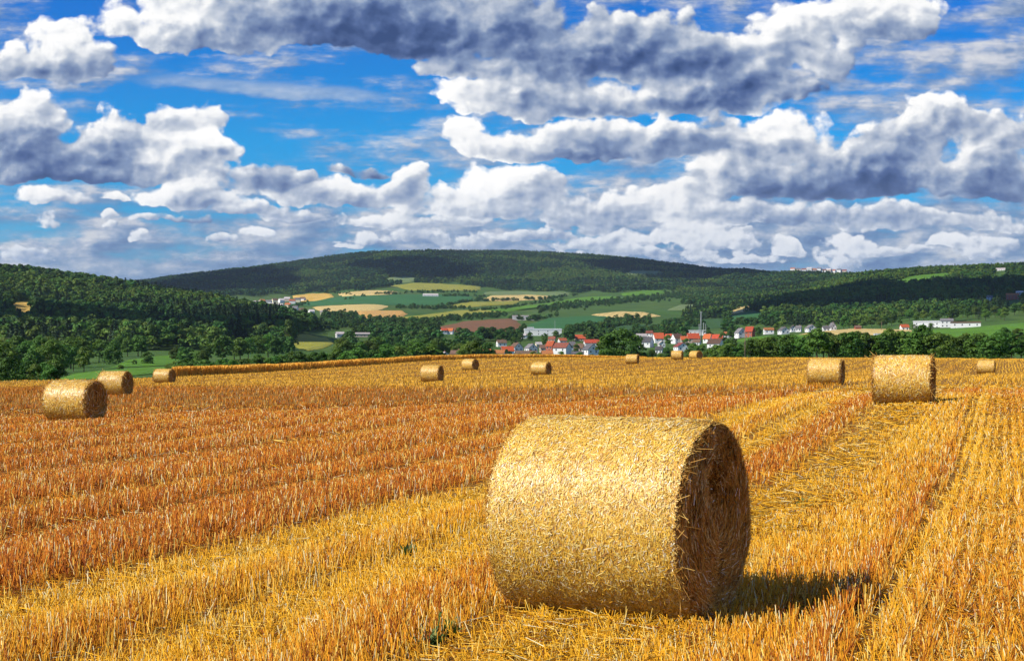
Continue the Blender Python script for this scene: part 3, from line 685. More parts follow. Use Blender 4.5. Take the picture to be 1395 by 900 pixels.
for (px,d,h,w,k,lb) in [
  (690,395,5.5,1.2,'bush','bush before the twin orange roofs'),(736,380,3.6,1.3,'bush','bush below the pinkish house'),
  (765,375,4.6,1.4,'bush','dark bush before the wide white house'),(785,470,6.5,1.1,'round','tree right of the cream gable of the wide white house'),
  (757,640,9.5,1.2,'round','pale green tree above the wide white house'),(772,650,9,1.1,'round','tree left of the long red roof'),
  (709,600,8,1.1,'round','tree left of the village factory'),(722,640,8,1.1,'bush','bush in front of the white factory'),
  (742,640,7,1.1,'bush','second bush in front of the white factory'),(700,560,8,1.2,'round','tree above the leftmost white gabled house'),
  (680,560,9,1.2,'round','tree above the orange roofs'),(741,560,8,1.1,'round','dark tree behind the small cream house'),
  (888,330,6,1.2,'bush','bush below the grey roofed houses'),(908,340,6.5,1.2,'round','tree between the two lower white houses'),
  (945,360,8.5,1.3,'round','dark tree below the crimson roof'),(955,350,7.5,1.2,'bush','bush below the long white hall'),
  (992,400,8.,1.3,'bush','dark bush right of the brown roofed house'),(1000,430,7.,1.2,'bush','bush left below the white gabled house'),
  (935,520,8,1.2,'round','tree left behind the long white hall'),(985,560,8,1.3,'round','tree behind the right red roofs'),
  (995,590,9,1.2,'round','tree left of the white gabled house on the rise'),(1032,590,8,1.2,'bush','bush right of the tall red house'),
  (1056,610,8,1.2,'round','tree between the small red roof and white houses'),(1082,640,6,1.2,'bush','bush between the first two white houses'),
  (1115,640,8,1.2,'round','dark tree between the white houses'),(910,560,9,1.2,'round','tree above the red roofs in the village middle'),
  (862,480,7,1.2,'bush','bush left of the pale roofed row'),
  (872,330,5.,1.3,'bush','low bush before the slate roofed house'),(882,300,4.6,1.4,'bush','dark low bush at the field edge right of the big broad tree'),
  (926,300,4.,1.4,'bush','low bush between the twin bales'),(939,330,6.,1.3,'bush','bush right of the crimson roofed house'),(967,300,6.,1.4,'bush','bush before the brown roofed house'),
  (979,290,5.6,1.4,'bush','bush at the field edge right of the brown roofed house'),(899,300,4.4,1.3,'bush','bush before the lowest small white house'),(915,360,5.6,1.2,'round','small tree left of the crimson roofed house'),
  (708,360,3.6,1.5,'bush','low bush before the dark brown low roof'),(727,370,4.6,1.3,'bush','bush left of the low orange roof'),(749,350,3.4,1.5,'bush','low bush under the red brick house'),
  (790,350,4.4,1.3,'bush','bush before the dark gabled house left of the big tree'),(806,330,3.8,1.4,'bush','low bush under the white dark roofed gable'),(666,360,5.4,1.4,'bush','bush at the left end of the village roofs')]:
    X,Y=at_depth(px,d); tree(k,X,Y,h,w,lb,VT)
row(mkrow(1142,1230,9,640,700,9,14,['round','wide','tall'],1.05,seed=14),'behind the golden strip on the right','trees before the dark hillside')
row(mkrow(1236,1292,6,690,760,9,14,['round','wide'],1.05,seed=15),'behind the left white hall','trees before the dark hillside')
row(mkrow(1292,1345,7,690,760,11,16,['round','wide','needle'],1.05,seed=16),'behind the red banded white hall','trees before the dark hillside')
row(mkrow(1340,1420,9,670,740,10,15,['round','wide'],1.05,seed=17),'at the right end behind the sunny meadow','trees before the dark hillside')
row(mkrow(1240,1272,4,560,600,3,4.5,['bush'],1.4,seed=18),'in front of the left white hall','bushes before the white halls','bush')

# ---------------------------------------------------------------- houses
STANDS=[]
def colmat(name,c,rough=.85,n=.25):
    return mat(name,c,rough,spec=.2,noise=(2.2,tuple(x*(1-n) for x in c),.7,5.))
for k,c in {'white':(.78,.77,.74),'cream':(.74,.66,.45),'yellow':(.70,.62,.34),'beige':(.55,.45,.36),'brick':(.40,.12,.07),'greywall':(.45,.46,.46)}.items(): M['w_'+k]=colmat('render_'+k,c,.9,.14)
for k,c in {'red':(.44,.070,.034),'orange':(.42,.125,.055),'brown':(.15,.085,.060),'grey':(.16,.15,.155),'darkred':(.22,.055,.045),'pale':(.50,.44,.42),'slate':(.10,.095,.10),'white':(.72,.72,.72)}.items(): M['r_'+k]=mat('tiles_'+k,c,.75,spec=.2,noise=(1.6,tuple(x*.62 for x in c),.8,5.),rand=.24,hue=(.497,.522))
M['glass']=mat('window_glass',(.03,.035,.045),.15,spec=.6)
M['frame']=mat('window_frame',(.7,.7,.68),.6)
M['metal']=mat('mast_metal',(.30,.31,.32),.5)
M['wood']=mat('pole_wood',(.20,.15,.10),.9)
M['chimney']=colmat('chimney_brick',(.30,.14,.10))
def house(x0,x1,yt,ye,yb,wall,roof,label,turn=0.,gable=False,d=None,deep=1.1,windows=True,dmin=250,flat=False,cat='house',name='house',group='houses of the village'):
    """x0..x1 and top, eave and base rows of the house in the photograph; d: depth, else where the ground is seen"""
    pc=(x0+x1)/2
    if d is not None and group=='houses of the village' and yb<483: d=None; dmin=330
    if d is None: X,Y,z=hit(pc,yb,dmin)
    else:
        X,Y=at_depth(pc,d); z=float(ground_z(np.array([X]),np.array([Y]))[0])
    k=Y/F; wv=(x1-x0)*k; zt=EYE+(YH-yt)*k; zev=EYE+(YH-ye)*k; hw=max(zev-z,1.6); hr=max(zt-zev,.6)
    STANDS.append((x0,x1,yb,Y))
    az=math.atan2(X,Y); c,s=abs(math.cos(math.radians(turn))),abs(math.sin(math.radians(turn)))
    Lx=wv/(c+deep*s*.8); Ly=Lx*deep
    if gable: ridge='y'
    else: ridge='x'
    root=empty(name,(X,Y,z-.5),-az+math.radians(turn)); tag(root,label,cat,group)
    hx,hy=Lx/2,Ly/2; hw+=.5; mb=MB()
    ov=.35
    if flat:
        mb.box(-hx,hx,-hy,hy,-1.5,hw); mb.build('wall',M['w_'+wall],root)
        r=MB(); r.box(-hx-.25,hx+.25,-hy-.25,hy+.25,hw+.003,hw+hr); r.build('roof',M['r_'+roof],root)
    else:
        if ridge=='x':
            pts=[(-hx,-hy,-1.5),(-hx,hy,-1.5),(-hx,hy,hw),(-hx,0,hw+hr),(-hx,-hy,hw)]; pts+=[(-p[0],p[1],p[2]) for p in pts]
        else:
            pts=[(-hx,-hy,-1.5),(hx,-hy,-1.5),(hx,-hy,hw),(0,-hy,hw+hr),(-hx,-hy,hw)]; pts+=[(p[0],-p[1],p[2]) for p in pts]
        mb.poly(pts,[(0,1,2,3,4),(9,8,7,6,5)]+[(i,(i+1)%5,5+(i+1)%5,5+i) if ridge!='x' else (i,5+i,5+(i+1)%5,(i+1)%5) for i in range(5)])
        w=mb.build('wall',M['w_'+wall],root)
        import bmesh
        bm=bmesh.new(); bm.from_mesh(w.data); bmesh.ops.recalc_face_normals(bm,faces=bm.faces); bm.to_mesh(w.data); bm.free()
        r=MB(); th=.22; a,b=(hx,hy) if ridge=='x' else (hy,hx); sl=hr/b; ez=hw-ov*sl
        prof=[(-b-ov,ez+.02),(0,hw+hr+.02),(b+ov,ez+.02),(b+ov,ez+.02+th),(0,hw+hr+.02+th),(-b-ov,ez+.02+th)]
        pts=[(e*(a+ov),q[0],q[1]) if ridge=='x' else (q[0],e*(a+ov),q[1]) for e in (-1,1) for q in prof]
        r.poly(pts,[(0,1,4,5),(1,2,3,4),(6,11,10,7),(7,10,9,8)]+[(i,6+i,6+(i+1)%6,(i+1)%6) for i in range(6)])
        rf=r.build('roof',M['r_'+roof],root)
        bm=bmesh.new(); bm.from_mesh(rf.data); bmesh.ops.recalc_face_normals(bm,faces=bm.faces); bm.to_mesh(rf.data); bm.free()
        ch=MB(); q=(hx*.4,hy*.25); ch.box(q[0]-.3,q[0]+.3,q[1]-.3,q[1]+.3,hw+hr*.4,hw+hr+.8); ch.build('chimney',M['chimney'],rf)
    if windows:
        nf=max(2,min(4,int(Lx/3))); st=[hw-1.9] if hw<4.6 else [hw-1.9,hw-4.5]
        for zz in st:
            for i in range(nf):
                xx=-hx+Lx*(i+.5)/nf; wn=MB(); wn.box(xx-.5,xx+.5,-hy-.04,-hy+.02,zz,zz+1.25); f=wn.build('window',M['frame'],root)
                pn=MB(); pn.box(xx-.41,xx+.41,-hy-.06,-hy-.038,zz+.09,zz+1.16); pn.build('pane',M['glass'],f)
        if gable:
            wn=MB(); wn.box(-.5,.5,-hy-.04,-hy+.02,hw+.2,hw+1.3); f=wn.build('window',M['frame'],root)
            pn=MB(); pn.box(-.41,.41,-hy-.06,-hy-.038,hw+.29,hw+1.2); pn.build('pane',M['glass'],f)
        for i in range(2):
            yy=-hy+Ly*(i+.5)/2; wn=MB(); sx=-1; wn.box(sx*hx-.04,sx*hx+.02,yy-.5,yy+.5,st[0],st[0]+1.25); f=wn.build('window',M['frame'],root)
            pn=MB(); pn.box(sx*hx-.06,sx*hx-.038,yy-.41,yy+.41,st[0]+.09,st[0]+1.16); pn.build('pane',M['glass'],f)
    return root
H=house
H(655,669,475,480,486,'beige','orange','brown orange low roof at the left end of the village',10,d=400)
H(673,688,477,481,487,'white','orange','low orange roof in front of the red roofed house, left',-8,d=390)
H(682,700,472,478,484,'white','red','red roof behind the low orange roof at the left',12,d=430)
H(695,712,467,473,480,'white','brown','leftmost white gabled house with brown roof',28,gable=True,d=455)
H(715,732,468.5,474,481,'white','grey','white gabled house with grey roof above the dark low roof',25,gable=True,d=445)
H(702,731,478,482,488,'beige','brown','long low dark brown roof at the field edge',5,d=375,deep=.6)
H(729,738,466,469,474,'cream','pale','small cream house behind the pinkish one',15,d=520)
H(735,747,470,474,480,'beige','brown','pinkish house left of the red brick house',8,d=450)
H(744,757,464.5,471,481,'brick','red','red brick house with bright red roof',-30,d=440)
H(754,778,467,473.5,482,'white','darkred','wide white house with dark red roof and cream gable',-22,d=430)
H(738,753,478,482,488,'beige','orange','low orange roof below the pinkish house',6,d=370)
H(775,784,465.5,470,477,'white','grey','small white house behind the wide one',20,d=500)
H(783,800,456,461,464,'beige','red','long bright red roof high behind the village centre',4,d=600,deep=.7)
H(795,817,462.5,467,472,'white','red','white house with long red roof left of the big tree',8,d=520,deep=.8)
H(782,796,468.5,474,481,'beige','brown','brown roofed house left of the lower white gable',-10,d=450)
H(794,815,468.5,476,484,'white','slate','white gabled house with dark roof just left of the big tree',26,gable=True,d=430)
H(779,795,479,482,488,'beige','slate','low dark roof at the field edge left of the big tree',0,d=370,deep=.6)
H(866,881,454.5,458,463,'white','pale','pale roofed row right above the big tree',10,d=520)
H(868,890,459,466,473,'white','slate','slate roofed white house right of the big tree',-15,d=450)
H(889,905,453.5,461,467,'white','red','tall bright red roof in the village middle',15,d=500)
H(906,917,455,460,466,'white','red','small red roof between the tall red and the striped brown one',-12,d=510)
H(914,930,454.5,461,468,'white','brown','white house with brown and pale roof above the twin bales',30,d=480)
H(896,906,464.5,468,473,'white','pale','small white gable below the tall red roof',15,gable=True,d=440)
H(893,903,472,476,482,'white','slate','lowest small white house above the tiny bales',-10,d=370)
H(918,938,467,472,480,'white','darkred','white gabled house with crimson roof above the twin bales',20,gable=True,d=390)
H(935,953,454,461,467,'beige','red','broad bright red roof in front of the long white hall',12,d=480)
H(938,961,449.5,451.5,457,'white','white','long white flat roofed hall behind the broad red roof',0,d=560,flat=True,deep=.5,cat='hall',name='hall')
H(958,970,455,461,467,'white','red','red roof just right of the long white hall',-18,d=490)
H(970,986,455.5,461,466,'white','red','rightmost red roof above the brown roofed house',-10,d=510)
H(964,986,462,468,476,'white','brown','brown roofed house with white gable left of the wooden pole',-20,d=420)
H(1001,1017,447,453,460,'white','grey','white gabled house on the rise with grey roof',25,gable=True,dmin=420)
H(1015,1028,445,451.5,459,'brick','red','tall red house right of the white gabled one',-20,dmin=420)
H(1040,1054,446.5,449.5,455,'white','orange','small white house with orange roof on the rise',8,dmin=420)
H(1060,1075,445.5,450,455,'white','grey','first of the white houses below the dark hillside',24,gable=True,dmin=420,group='white houses below the dark hillside')
H(1076,1084,443.5,447,452,'white','slate','narrow white house second from the left below the dark hillside',18,gable=True,dmin=420,group='white houses below the dark hillside')
H(1084,1092,443.5,447,452,'white','grey','narrow white house touching the second one below the hillside',-10,dmin=420,group='white houses below the dark hillside')
H(1097,1112,442.5,447,452,'white','grey','wide white house in the middle of the hillside row',22,gable=True,dmin=420,group='white houses below the dark hillside')
H(1120,1130,444,447,451.5,'white','slate','small white house before the last of the hillside row',12,dmin=420,group='white houses below the dark hillside')
H(1129,1139,439.5,445,451,'white','grey','rightmost steep white house of the hillside row',24,gable=True,dmin=420,group='white houses below the dark hillside')
H(1164,1173,443.5,446,450,'brick','brown','small brown shed at the right of the hillside row',10,dmin=420,cat='shed',name='shed',windows=False)
H(1191,1200,454,456.5,461.5,'yellow','white','small yellowish shed just above the hedge',10,d=330,cat='shed',name='shed',windows=False,flat=True)
H(1226,1238,442,445.5,450.5,'white','red','white house with red roof left of the white halls',15,dmin=420)
H(1245,1281,437,439,446,'white','white','long white flat hall with dark openings on the right',-4,dmin=480,flat=True,deep=.35,cat='hall',name='hall')
H(1281,1298,434,437,446,'white','grey','taller grey roofed building between the white halls',5,dmin=480,deep=.6,cat='hall',name='hall')
H(1296,1335,438,440,447,'white','brown','white hall with a reddish brown roof band on the right',3,dmin=470,flat=True,deep=.35,cat='hall',name='hall')
H(1296,1304,417.5,418.5,426,'greywall','white','pale square tower standing out of the dark hillside',0,dmin=800,flat=True,deep=1.,cat='tower',name='tower')
H(1371,1388,399.5,402,408,'brick','orange','long reddish roof on the hillside at the far right',0,dmin=800,deep=.6,group='houses on the right hillside')
H(1384,1394,396.5,398,402,'white','white','white roof behind the reddish roof at the far right',5,dmin=800,group='houses on the right hillside')
H(1357,1369,367,369,373,'white','pale','pale house near the top of the right hill',0,d=1440,group='houses on the right hillside')
H(1344,1352,402.5,405,409,'white','grey','small white house in the hillside trees left of the reddish roof',10,dmin=800,group='houses on the right hillside')
H(676,690,463,467,472,'white','brown','small brown roofed house above the left orange roofs',12)
H(747,757,458.5,462,467,'cream','darkred','small dark red roof above the red brick house',-10)
H(760,772,460.5,464,469,'white','orange','orange roofed white house above the wide white house',16)
H(817,828,464,468,473,'white','red','small red roof touching the left side of the big broad tree',-12)
H(926,937,458,462.5,468,'beige','red','small red roof between the striped and the broad red roof',14)
H(944,955,462.5,466,471,'white','brown','small brown roof below the broad red roof',-14)
H(986,996,452,455.5,460,'white','orange','orange roof right of the rightmost red roof',10)
H(880,890,450.5,454,459,'white','darkred','dark red roof behind the pale roofed row',-8)
# factory and works
H(714,765,447.5,449.5,457,'white','white','long white factory building above the village left',3,d=720,flat=True,deep=.3,cat='factory',name='factory')
H(718,727,445.5,447,452,'white','white','white block on the left end of the factory',0,d=745,flat=True,cat='factory',name='factory')
H(710,721,455,457,461,'white','pale','small white building below the left end of the factory',12,d=660)
H(698,729,429.5,431,436,'greywall','pale','long grey farm works in the fields above the factory',-6,d=1050,flat=True,deep=.4,cat='farm',name='farm_building')
H(600,609,447,450,455,'white','red','left of the twin red roofs among the valley trees',12,dmin=420)
H(609,618,447,450.5,455,'white','red','right of the twin red roofs among the valley trees',-14,dmin=420)
H(597,612,480,484,489,'white','pale','white house peeping over the wheat above the lone bale',20,gable=True,d=300)
H(614,630,477.5,482,489,'beige','brown','brown roofed house peeping over the wheat',-12,d=310)
H(457,469,452,455,460,'white','pale','pale barn in the left valley',10,dmin=420,cat='barn',name='barn')
H(484,504,453,455,459,'beige','pale','long pale barn roof in the left valley',4,dmin=420,deep=.5,cat='barn',name='barn')
H(576,597,400,402,405,'white','pale','white farm row in the far fields below the forest',3,dmin=1400,deep=.5,cat='farm',name='farm_building')
# the far village at the left of the valley
g=np.random.default_rng(8); FV=[]
for i,(x,y) in enumerate([(349,414),(357,412),(366,413),(374,411),(383,411),(391,409),(398,412),(405,410),(412,409),(372,417),(382,418),(392,417),(402,421),(411,424),(424,426),(440,427)]):
    col=['white','beige','white','cream'][i%4]; rf=['pale','orange','grey','brown','pale'][i%5]
    H(x-4,x+4.5,y-4.5,y-2,y+1.5,col,rf,'',turn=float(g.uniform(-30,30)),dmin=900,windows=False,group='houses of the far left village')['label']=f'{ORD[i] if i and i<12 else ("leftmost" if i==0 else ["thirteenth","fourteenth","fifteenth","last"][i-12])} {col} house with {rf} roof, from the left in the far left village'
for i,x in enumerate([1080,1087,1095,1102,1109,1116,1122,1129,1136,1143,1150]):
    yb=[367,367.5,368,366.5,368,367,369,368,369.5,368.5,369.5][i]; col=['white','beige','white'][i%3]; rf=['orange','grey','darkred','pale'][i%4]
    H(x-3.4,x+3.6,yb-2.4,yb-.6,yb+2.2,col,rf,f'{ORD[i]} {col} house with {rf} roof, from the left on the ridge top',turn=float(g.uniform(-25,25)),dmin=1950,windows=False,group='houses of the ridge village')
# masts and poles
def mast(px,yt,d,r,label,arms,name='mast',cat='mast',m='metal'):
    X,Y=at_depth(px,d); z=float(ground_z(np.array([X]),np.array([Y]))[0]); h=EYE+(YH-yt)/F*d*S_-z
    root=empty(name,(X,Y,z-.3)); tag(root,label,cat,'masts and poles')
    b=MB(); b.tube((0,0,0),(0,0,h+.3),r,r*.45,8); b.build('shaft',M[m],root,True)
    for (f,L_) in arms:
        b=MB(); b.box(-L_/2,L_/2,-r*.4,r*.4,h*f,h*f+r*.8); b.build('cross_arm',M[m],root)
    return root
mast(955,424,620,.55,'tallest thin grey mast above the long white hall',[(.97,2.2)])
mast(952.5,441,600,.35,'short mast left of the tallest mast',[(.95,1.6)])
mast(958.5,439,605,.35,'short mast close right of the tallest mast',[(.95,1.6)])
mast(961.5,441,600,.32,'rightmost short mast above the long white hall',[])
mast(1015,449,150,.12,'wooden pole standing in the hedge right of the village',[(.93,1.1)],'pole','pole','wood')
mast(756,436,740,.22,'thin mast on the white factory',[])
mast(1201,438,560,.20,'thin pole left of the red roofed white house',[(.9,1.5)],'pole','pole','wood')

# ---------------------------------------------------------------- woods: what nobody could count, as one object each
FARM=bpy.data.collections.new('woodland_sources')
def source(name,me): return bpy.data.objects.new(name,me)
SRC={'leafy':[source('woodland_tree',crown_mesh('woodland_tree',200+k,11,34,.085,'round',M['leaf_mid'])) for k in range(4)],
     'light':[source('pale_woodland_tree',crown_mesh('pale_woodland_tree',240+k,11,34,.085,'round',M['leaf_light'])) for k in range(2)],
     'needle':[source('woodland_conifer',crown_mesh('woodland_conifer',210+k,9,30,.075,'needle',M['needle'])) for k in range(2)],
     'far':[source('far_tree',crown_mesh('far_tree',220+k,8,16,.14,'round',M['leaf_far'])) for k in range(4)]}
def wood(name,label,P,H_,W_,kinds,src):
    """P: points on the ground; one object whose points each carry a tree"""
    n=len(P); me=bpy.data.meshes.new(name); me.vertices.add(n); me.vertices.foreach_set('co',np.asarray(P,np.float32).ravel())
    a=me.attributes.new('size','FLOAT_VECTOR','POINT'); a.data.foreach_set('vector',np.stack([H_*W_,H_*W_,H_],1).astype(np.float32).ravel())
    a=me.attributes.new('turn','FLOAT_VECTOR','POINT'); a.data.foreach_set('vector',np.stack([np.zeros(n),np.zeros(n),rng.uniform(0,2*PI,n)],1).astype(np.float32).ravel())
    a=me.attributes.new('kind','INT','POINT'); a.data.foreach_set('value',np.asarray(kinds,np.int32)); me.update()
    o=link(bpy.data.objects.new(name,me)); tag(o,label,'forest',kind='stuff')
    ng=bpy.data.node_groups.new(name,'GeometryNodeTree'); ng.interface.new_socket('Geometry',in_out='INPUT',socket_type='NodeSocketGeometry'); ng.interface.new_socket('Geometry',in_out='OUTPUT',socket_type='NodeSocketGeometry')
    N=ng.nodes; L=ng.links; gi=N.new('NodeGroupInput'); go=N.new('NodeGroupOutput'); jn=N.new('GeometryNodeJoinGeometry')
    def attr(nm,t):
        q=N.new('GeometryNodeInputNamedAttribute'); q.data_type=t; q.inputs['Name'].default_value=nm; return q.outputs['Attribute']
    sz=attr('size','FLOAT_VECTOR'); tu=attr('turn','FLOAT_VECTOR'); kd=attr('kind','INT')
    for k,s in enumerate(src):
        oi=N.new('GeometryNodeObjectInfo'); oi.inputs['Object'].default_value=s; oi.transform_space='ORIGINAL'
        cmp_=N.new('FunctionNodeCompare'); cmp_.data_type='INT'; cmp_.operation='EQUAL'; L.new(kd,cmp_.inputs[2]); cmp_.inputs[3].default_value=k
        ip=N.new('GeometryNodeInstanceOnPoints'); L.new(gi.outputs[0],ip.inputs['Points']); L.new(cmp_.outputs[0],ip.inputs['Selection']); L.new(oi.outputs['Geometry'],ip.inputs['Instance'])
        e2r=N.new('FunctionNodeEulerToRotation'); L.new(tu,e2r.inputs[0]); L.new(e2r.outputs[0],ip.inputs['Rotation']); L.new(sz,ip.inputs['Scale']); L.new(ip.outputs[0],jn.inputs[0])
    L.new(jn.outputs[0],go.inputs[0])
    md=o.modifiers.new('trees','NODES'); md.node_group=ng
    return o
def scatter(px0,px1,d0,d1,sp,test,jit=1.):
    d0=d0*S_; d1=d1*S_
    xs=np.arange((px0-CX)/F*d1 if px0<CX else (px0-CX)/F*d0,(px1-CX)/F*(d1 if px1>CX else d0),sp); ys=np.arange(d0,d1,sp*1.4)
    X,Y=np.meshgrid(xs,ys); X=X.ravel()+rng.uniform(-.5,.5,X.size)*sp*jit; Y=Y.ravel()+rng.uniform(-.5,.5,Y.size)*sp*jit
    px=CX+F*X/Y; k=(px>px0)&(px<px1)&(Y>d0)&(Y<d1); X,Y,px=X[k],Y[k],px[k]
    Z=ground_z(X,Y); py=YH-F*(Z-EYE)/Y; k=test(px,py,Y/S_,X)
    for x0,x1,yb,yd in STANDS: k&=~((px>x0-3)&(px<x1+3)&(Y<yd+9)&(py-13*F/Y<yb-1.5))
    return X[k],Y[k],Z[k]
POLYS=[(np.array(p[0]),p[4]) for p in PATCHES]
def clear_of_fields(px,py,Y,grow=0.):
    ok=np.ones(len(px),bool)
    for poly,dm in POLYS: ok&=~((inpoly(px,py,poly)|inpoly(px,py-7000/(Y*S_),poly)|inpoly(px,py-(20000 if dm<1000 else 7000)/(Y*S_),poly))&(Y>dm*.9))
    return ok
def put(name,label,pts,h0,h1,w0,w1,src,share=None,sz=1.):
    X,Y,Z=pts; n=len(X); k=rng.integers(0,len(src) if share is None else share[0],n)
    if share is not None: 
        con=fbm(X/90.,Y/90.,91,3)+rng.normal(size=n)*.05>share[1]; k=np.where(con,rng.integers(share[0]+2,len(src),n),k)
        lig=fbm(X/120.,Y/150.,93,4)+rng.normal(size=n)*.06>share[2]; k=np.where(lig,rng.integers(share[0],share[0]+2,n),k)
    Hh=rng.uniform(h0,h1,n)*(.75+.5*fbm(X/60.,Y/60.,95,3)); return wood(name,label,np.stack([X,Y,Z-.6],1),Hh,rng.uniform(w0,w1,n),k,src)
mid=SRC['leafy']+SRC['light']+SRC['needle']; far=SRC['far']+SRC['light']+SRC['needle']
put('forest','dense mixed forest covering the left hill',scatter(-330,425,415,1080,7.6,lambda px,py,Y,X: clear_of_fields(px,py,Y)&(Y>np.interp(px,[-330,90,150,240,300,390,425],[415,415,420,470,430,560,640]))&(Y<np.interp(px,[-330,350,425],[1080,1080,860]))),11,18,1.0,1.35,mid,(4,.56,.49))
bx=[150,330,420,500,560,620,650,720,780,850,900,980,1060,1130]; by=[404,404,400,395,390,386,392,397,398,398,396,398,404,398]
put('forest','dark forest covering the long far hill',scatter(140,1130,1500,3250,11.,lambda px,py,Y,X: (py<np.interp(px,bx,by)+1.5*np.sin(px*.13))&(Y>1650)&clear_of_fields(px,py,Y)),10,17,1.05,1.4,far,(4,.55,.60))
put('forest','shaded forest covering the right hill',scatter(930,1640,640,2150,9.,lambda px,py,Y,X: clear_of_fields(px,py,Y)&(Y>np.interp(px,[930,1000,1060,1140,1240,1400,1640],[1020,800,745,740,770,760,760]))&(Y<np.interp(px,[930,1080,1170,1640],[2150,2150,1900,1900]))&~((px>1072)&(px<1158)&(Y>2020)&(rng.random(len(px))<.8))),9,15,1.0,1.35,mid,(4,.60,.56))
# valley woods and hedgerows
def valley(px,py,Y,X):
    w=fbm(X/55.,Y/55.,101,4); left=(px>370)&(px<660)&(py>444)&(Y>400); 
    low=sstep(.47,.53,w+.10*(px<640)*(py>455)+.05*(py>470))
    return clear_of_fields(px,py,Y)&(rng.random(len(px))<low*.9)
put('valley_wood','leafy woods scattered over the near valley floor',scatter(370,1000,410,930,7.5,lambda px,py,Y,X: valley(px,py,Y,X)&(py>437)&((px<655)|(Y>620))&~((px>394)&(px<462)&(Y<650))),7,13,1.05,1.4,SRC['leafy'])
def hedge(lines):
    XS=[];
    for (pts,n,wd,dm) in lines:
        q=np.array(pts,float); s=np.concatenate([[0],np.cumsum(np.hypot(*np.diff(q,axis=0).T))]); t=rng.random(n)*s[-1]
        x=np.interp(t,s,q[:,0])+rng.normal(size=n)*.8; y=np.interp(t,s,q[:,1])+rng.normal(size=n)*wd
        XS+=[hit(a,b,dm) for a,b in zip(x,y)]
    A=np.array(XS); return A[:,0],A[:,1],A[:,2]
put('hedgerow','dark hedgerows and copses between the valley fields',hedge([
 ([(598,419),(640,412),(655,409)],60,.5,1000),([(655,410),(700,409.5),(745,407.5),(790,402)],110,.4,1100),([(640,425),(690,421),(740,413),(770,410)],80,.6,1000),
 ([(735,423),(770,419),(800,416),(850,411),(905,405),(960,402)],520,2.0,900),([(500,444),(560,441),(640,434),(690,430)],220,1.2,850),([(440,433),(486,432)],110,1.6,900),
 ([(825,444),(855,440),(886,440)],170,2.2,750),([(770,452),(800,450),(830,446)],90,1.0,700),([(510,402),(560,399.5),(600,398.5),(650,399)],60,.4,1300),
 ([(905,402),(950,405),(1000,408),(1040,404)],300,2.5,950),([(940,428),(985,424),(1030,414)],130,1.8,850),([(455,399),(500,405),(470,409)],26,.8,1200),([(395,420),(420,414)],20,.8,1100),
 ([(600,405),(640,404),(660,404)],40,.5,1200),([(690,435),(730,437),(760,431)],40,.5,850),([(900,445),(930,440),(960,446)],110,2.0,720),([(860,455),(900,452),(930,455)],90,1.5,640),([(1000,442),(1060,441),(1140,437)],170,1.5,700),([(540,420),(600,421),(640,421)],70,.6,1000),([(505,438),(545,437)],30,.5,900)]),5,10,1.1,1.5,SRC['leafy'])
#SKYBEGIN
FS=1007.; KS=F/FS   # the table of clouds was measured at this focal length
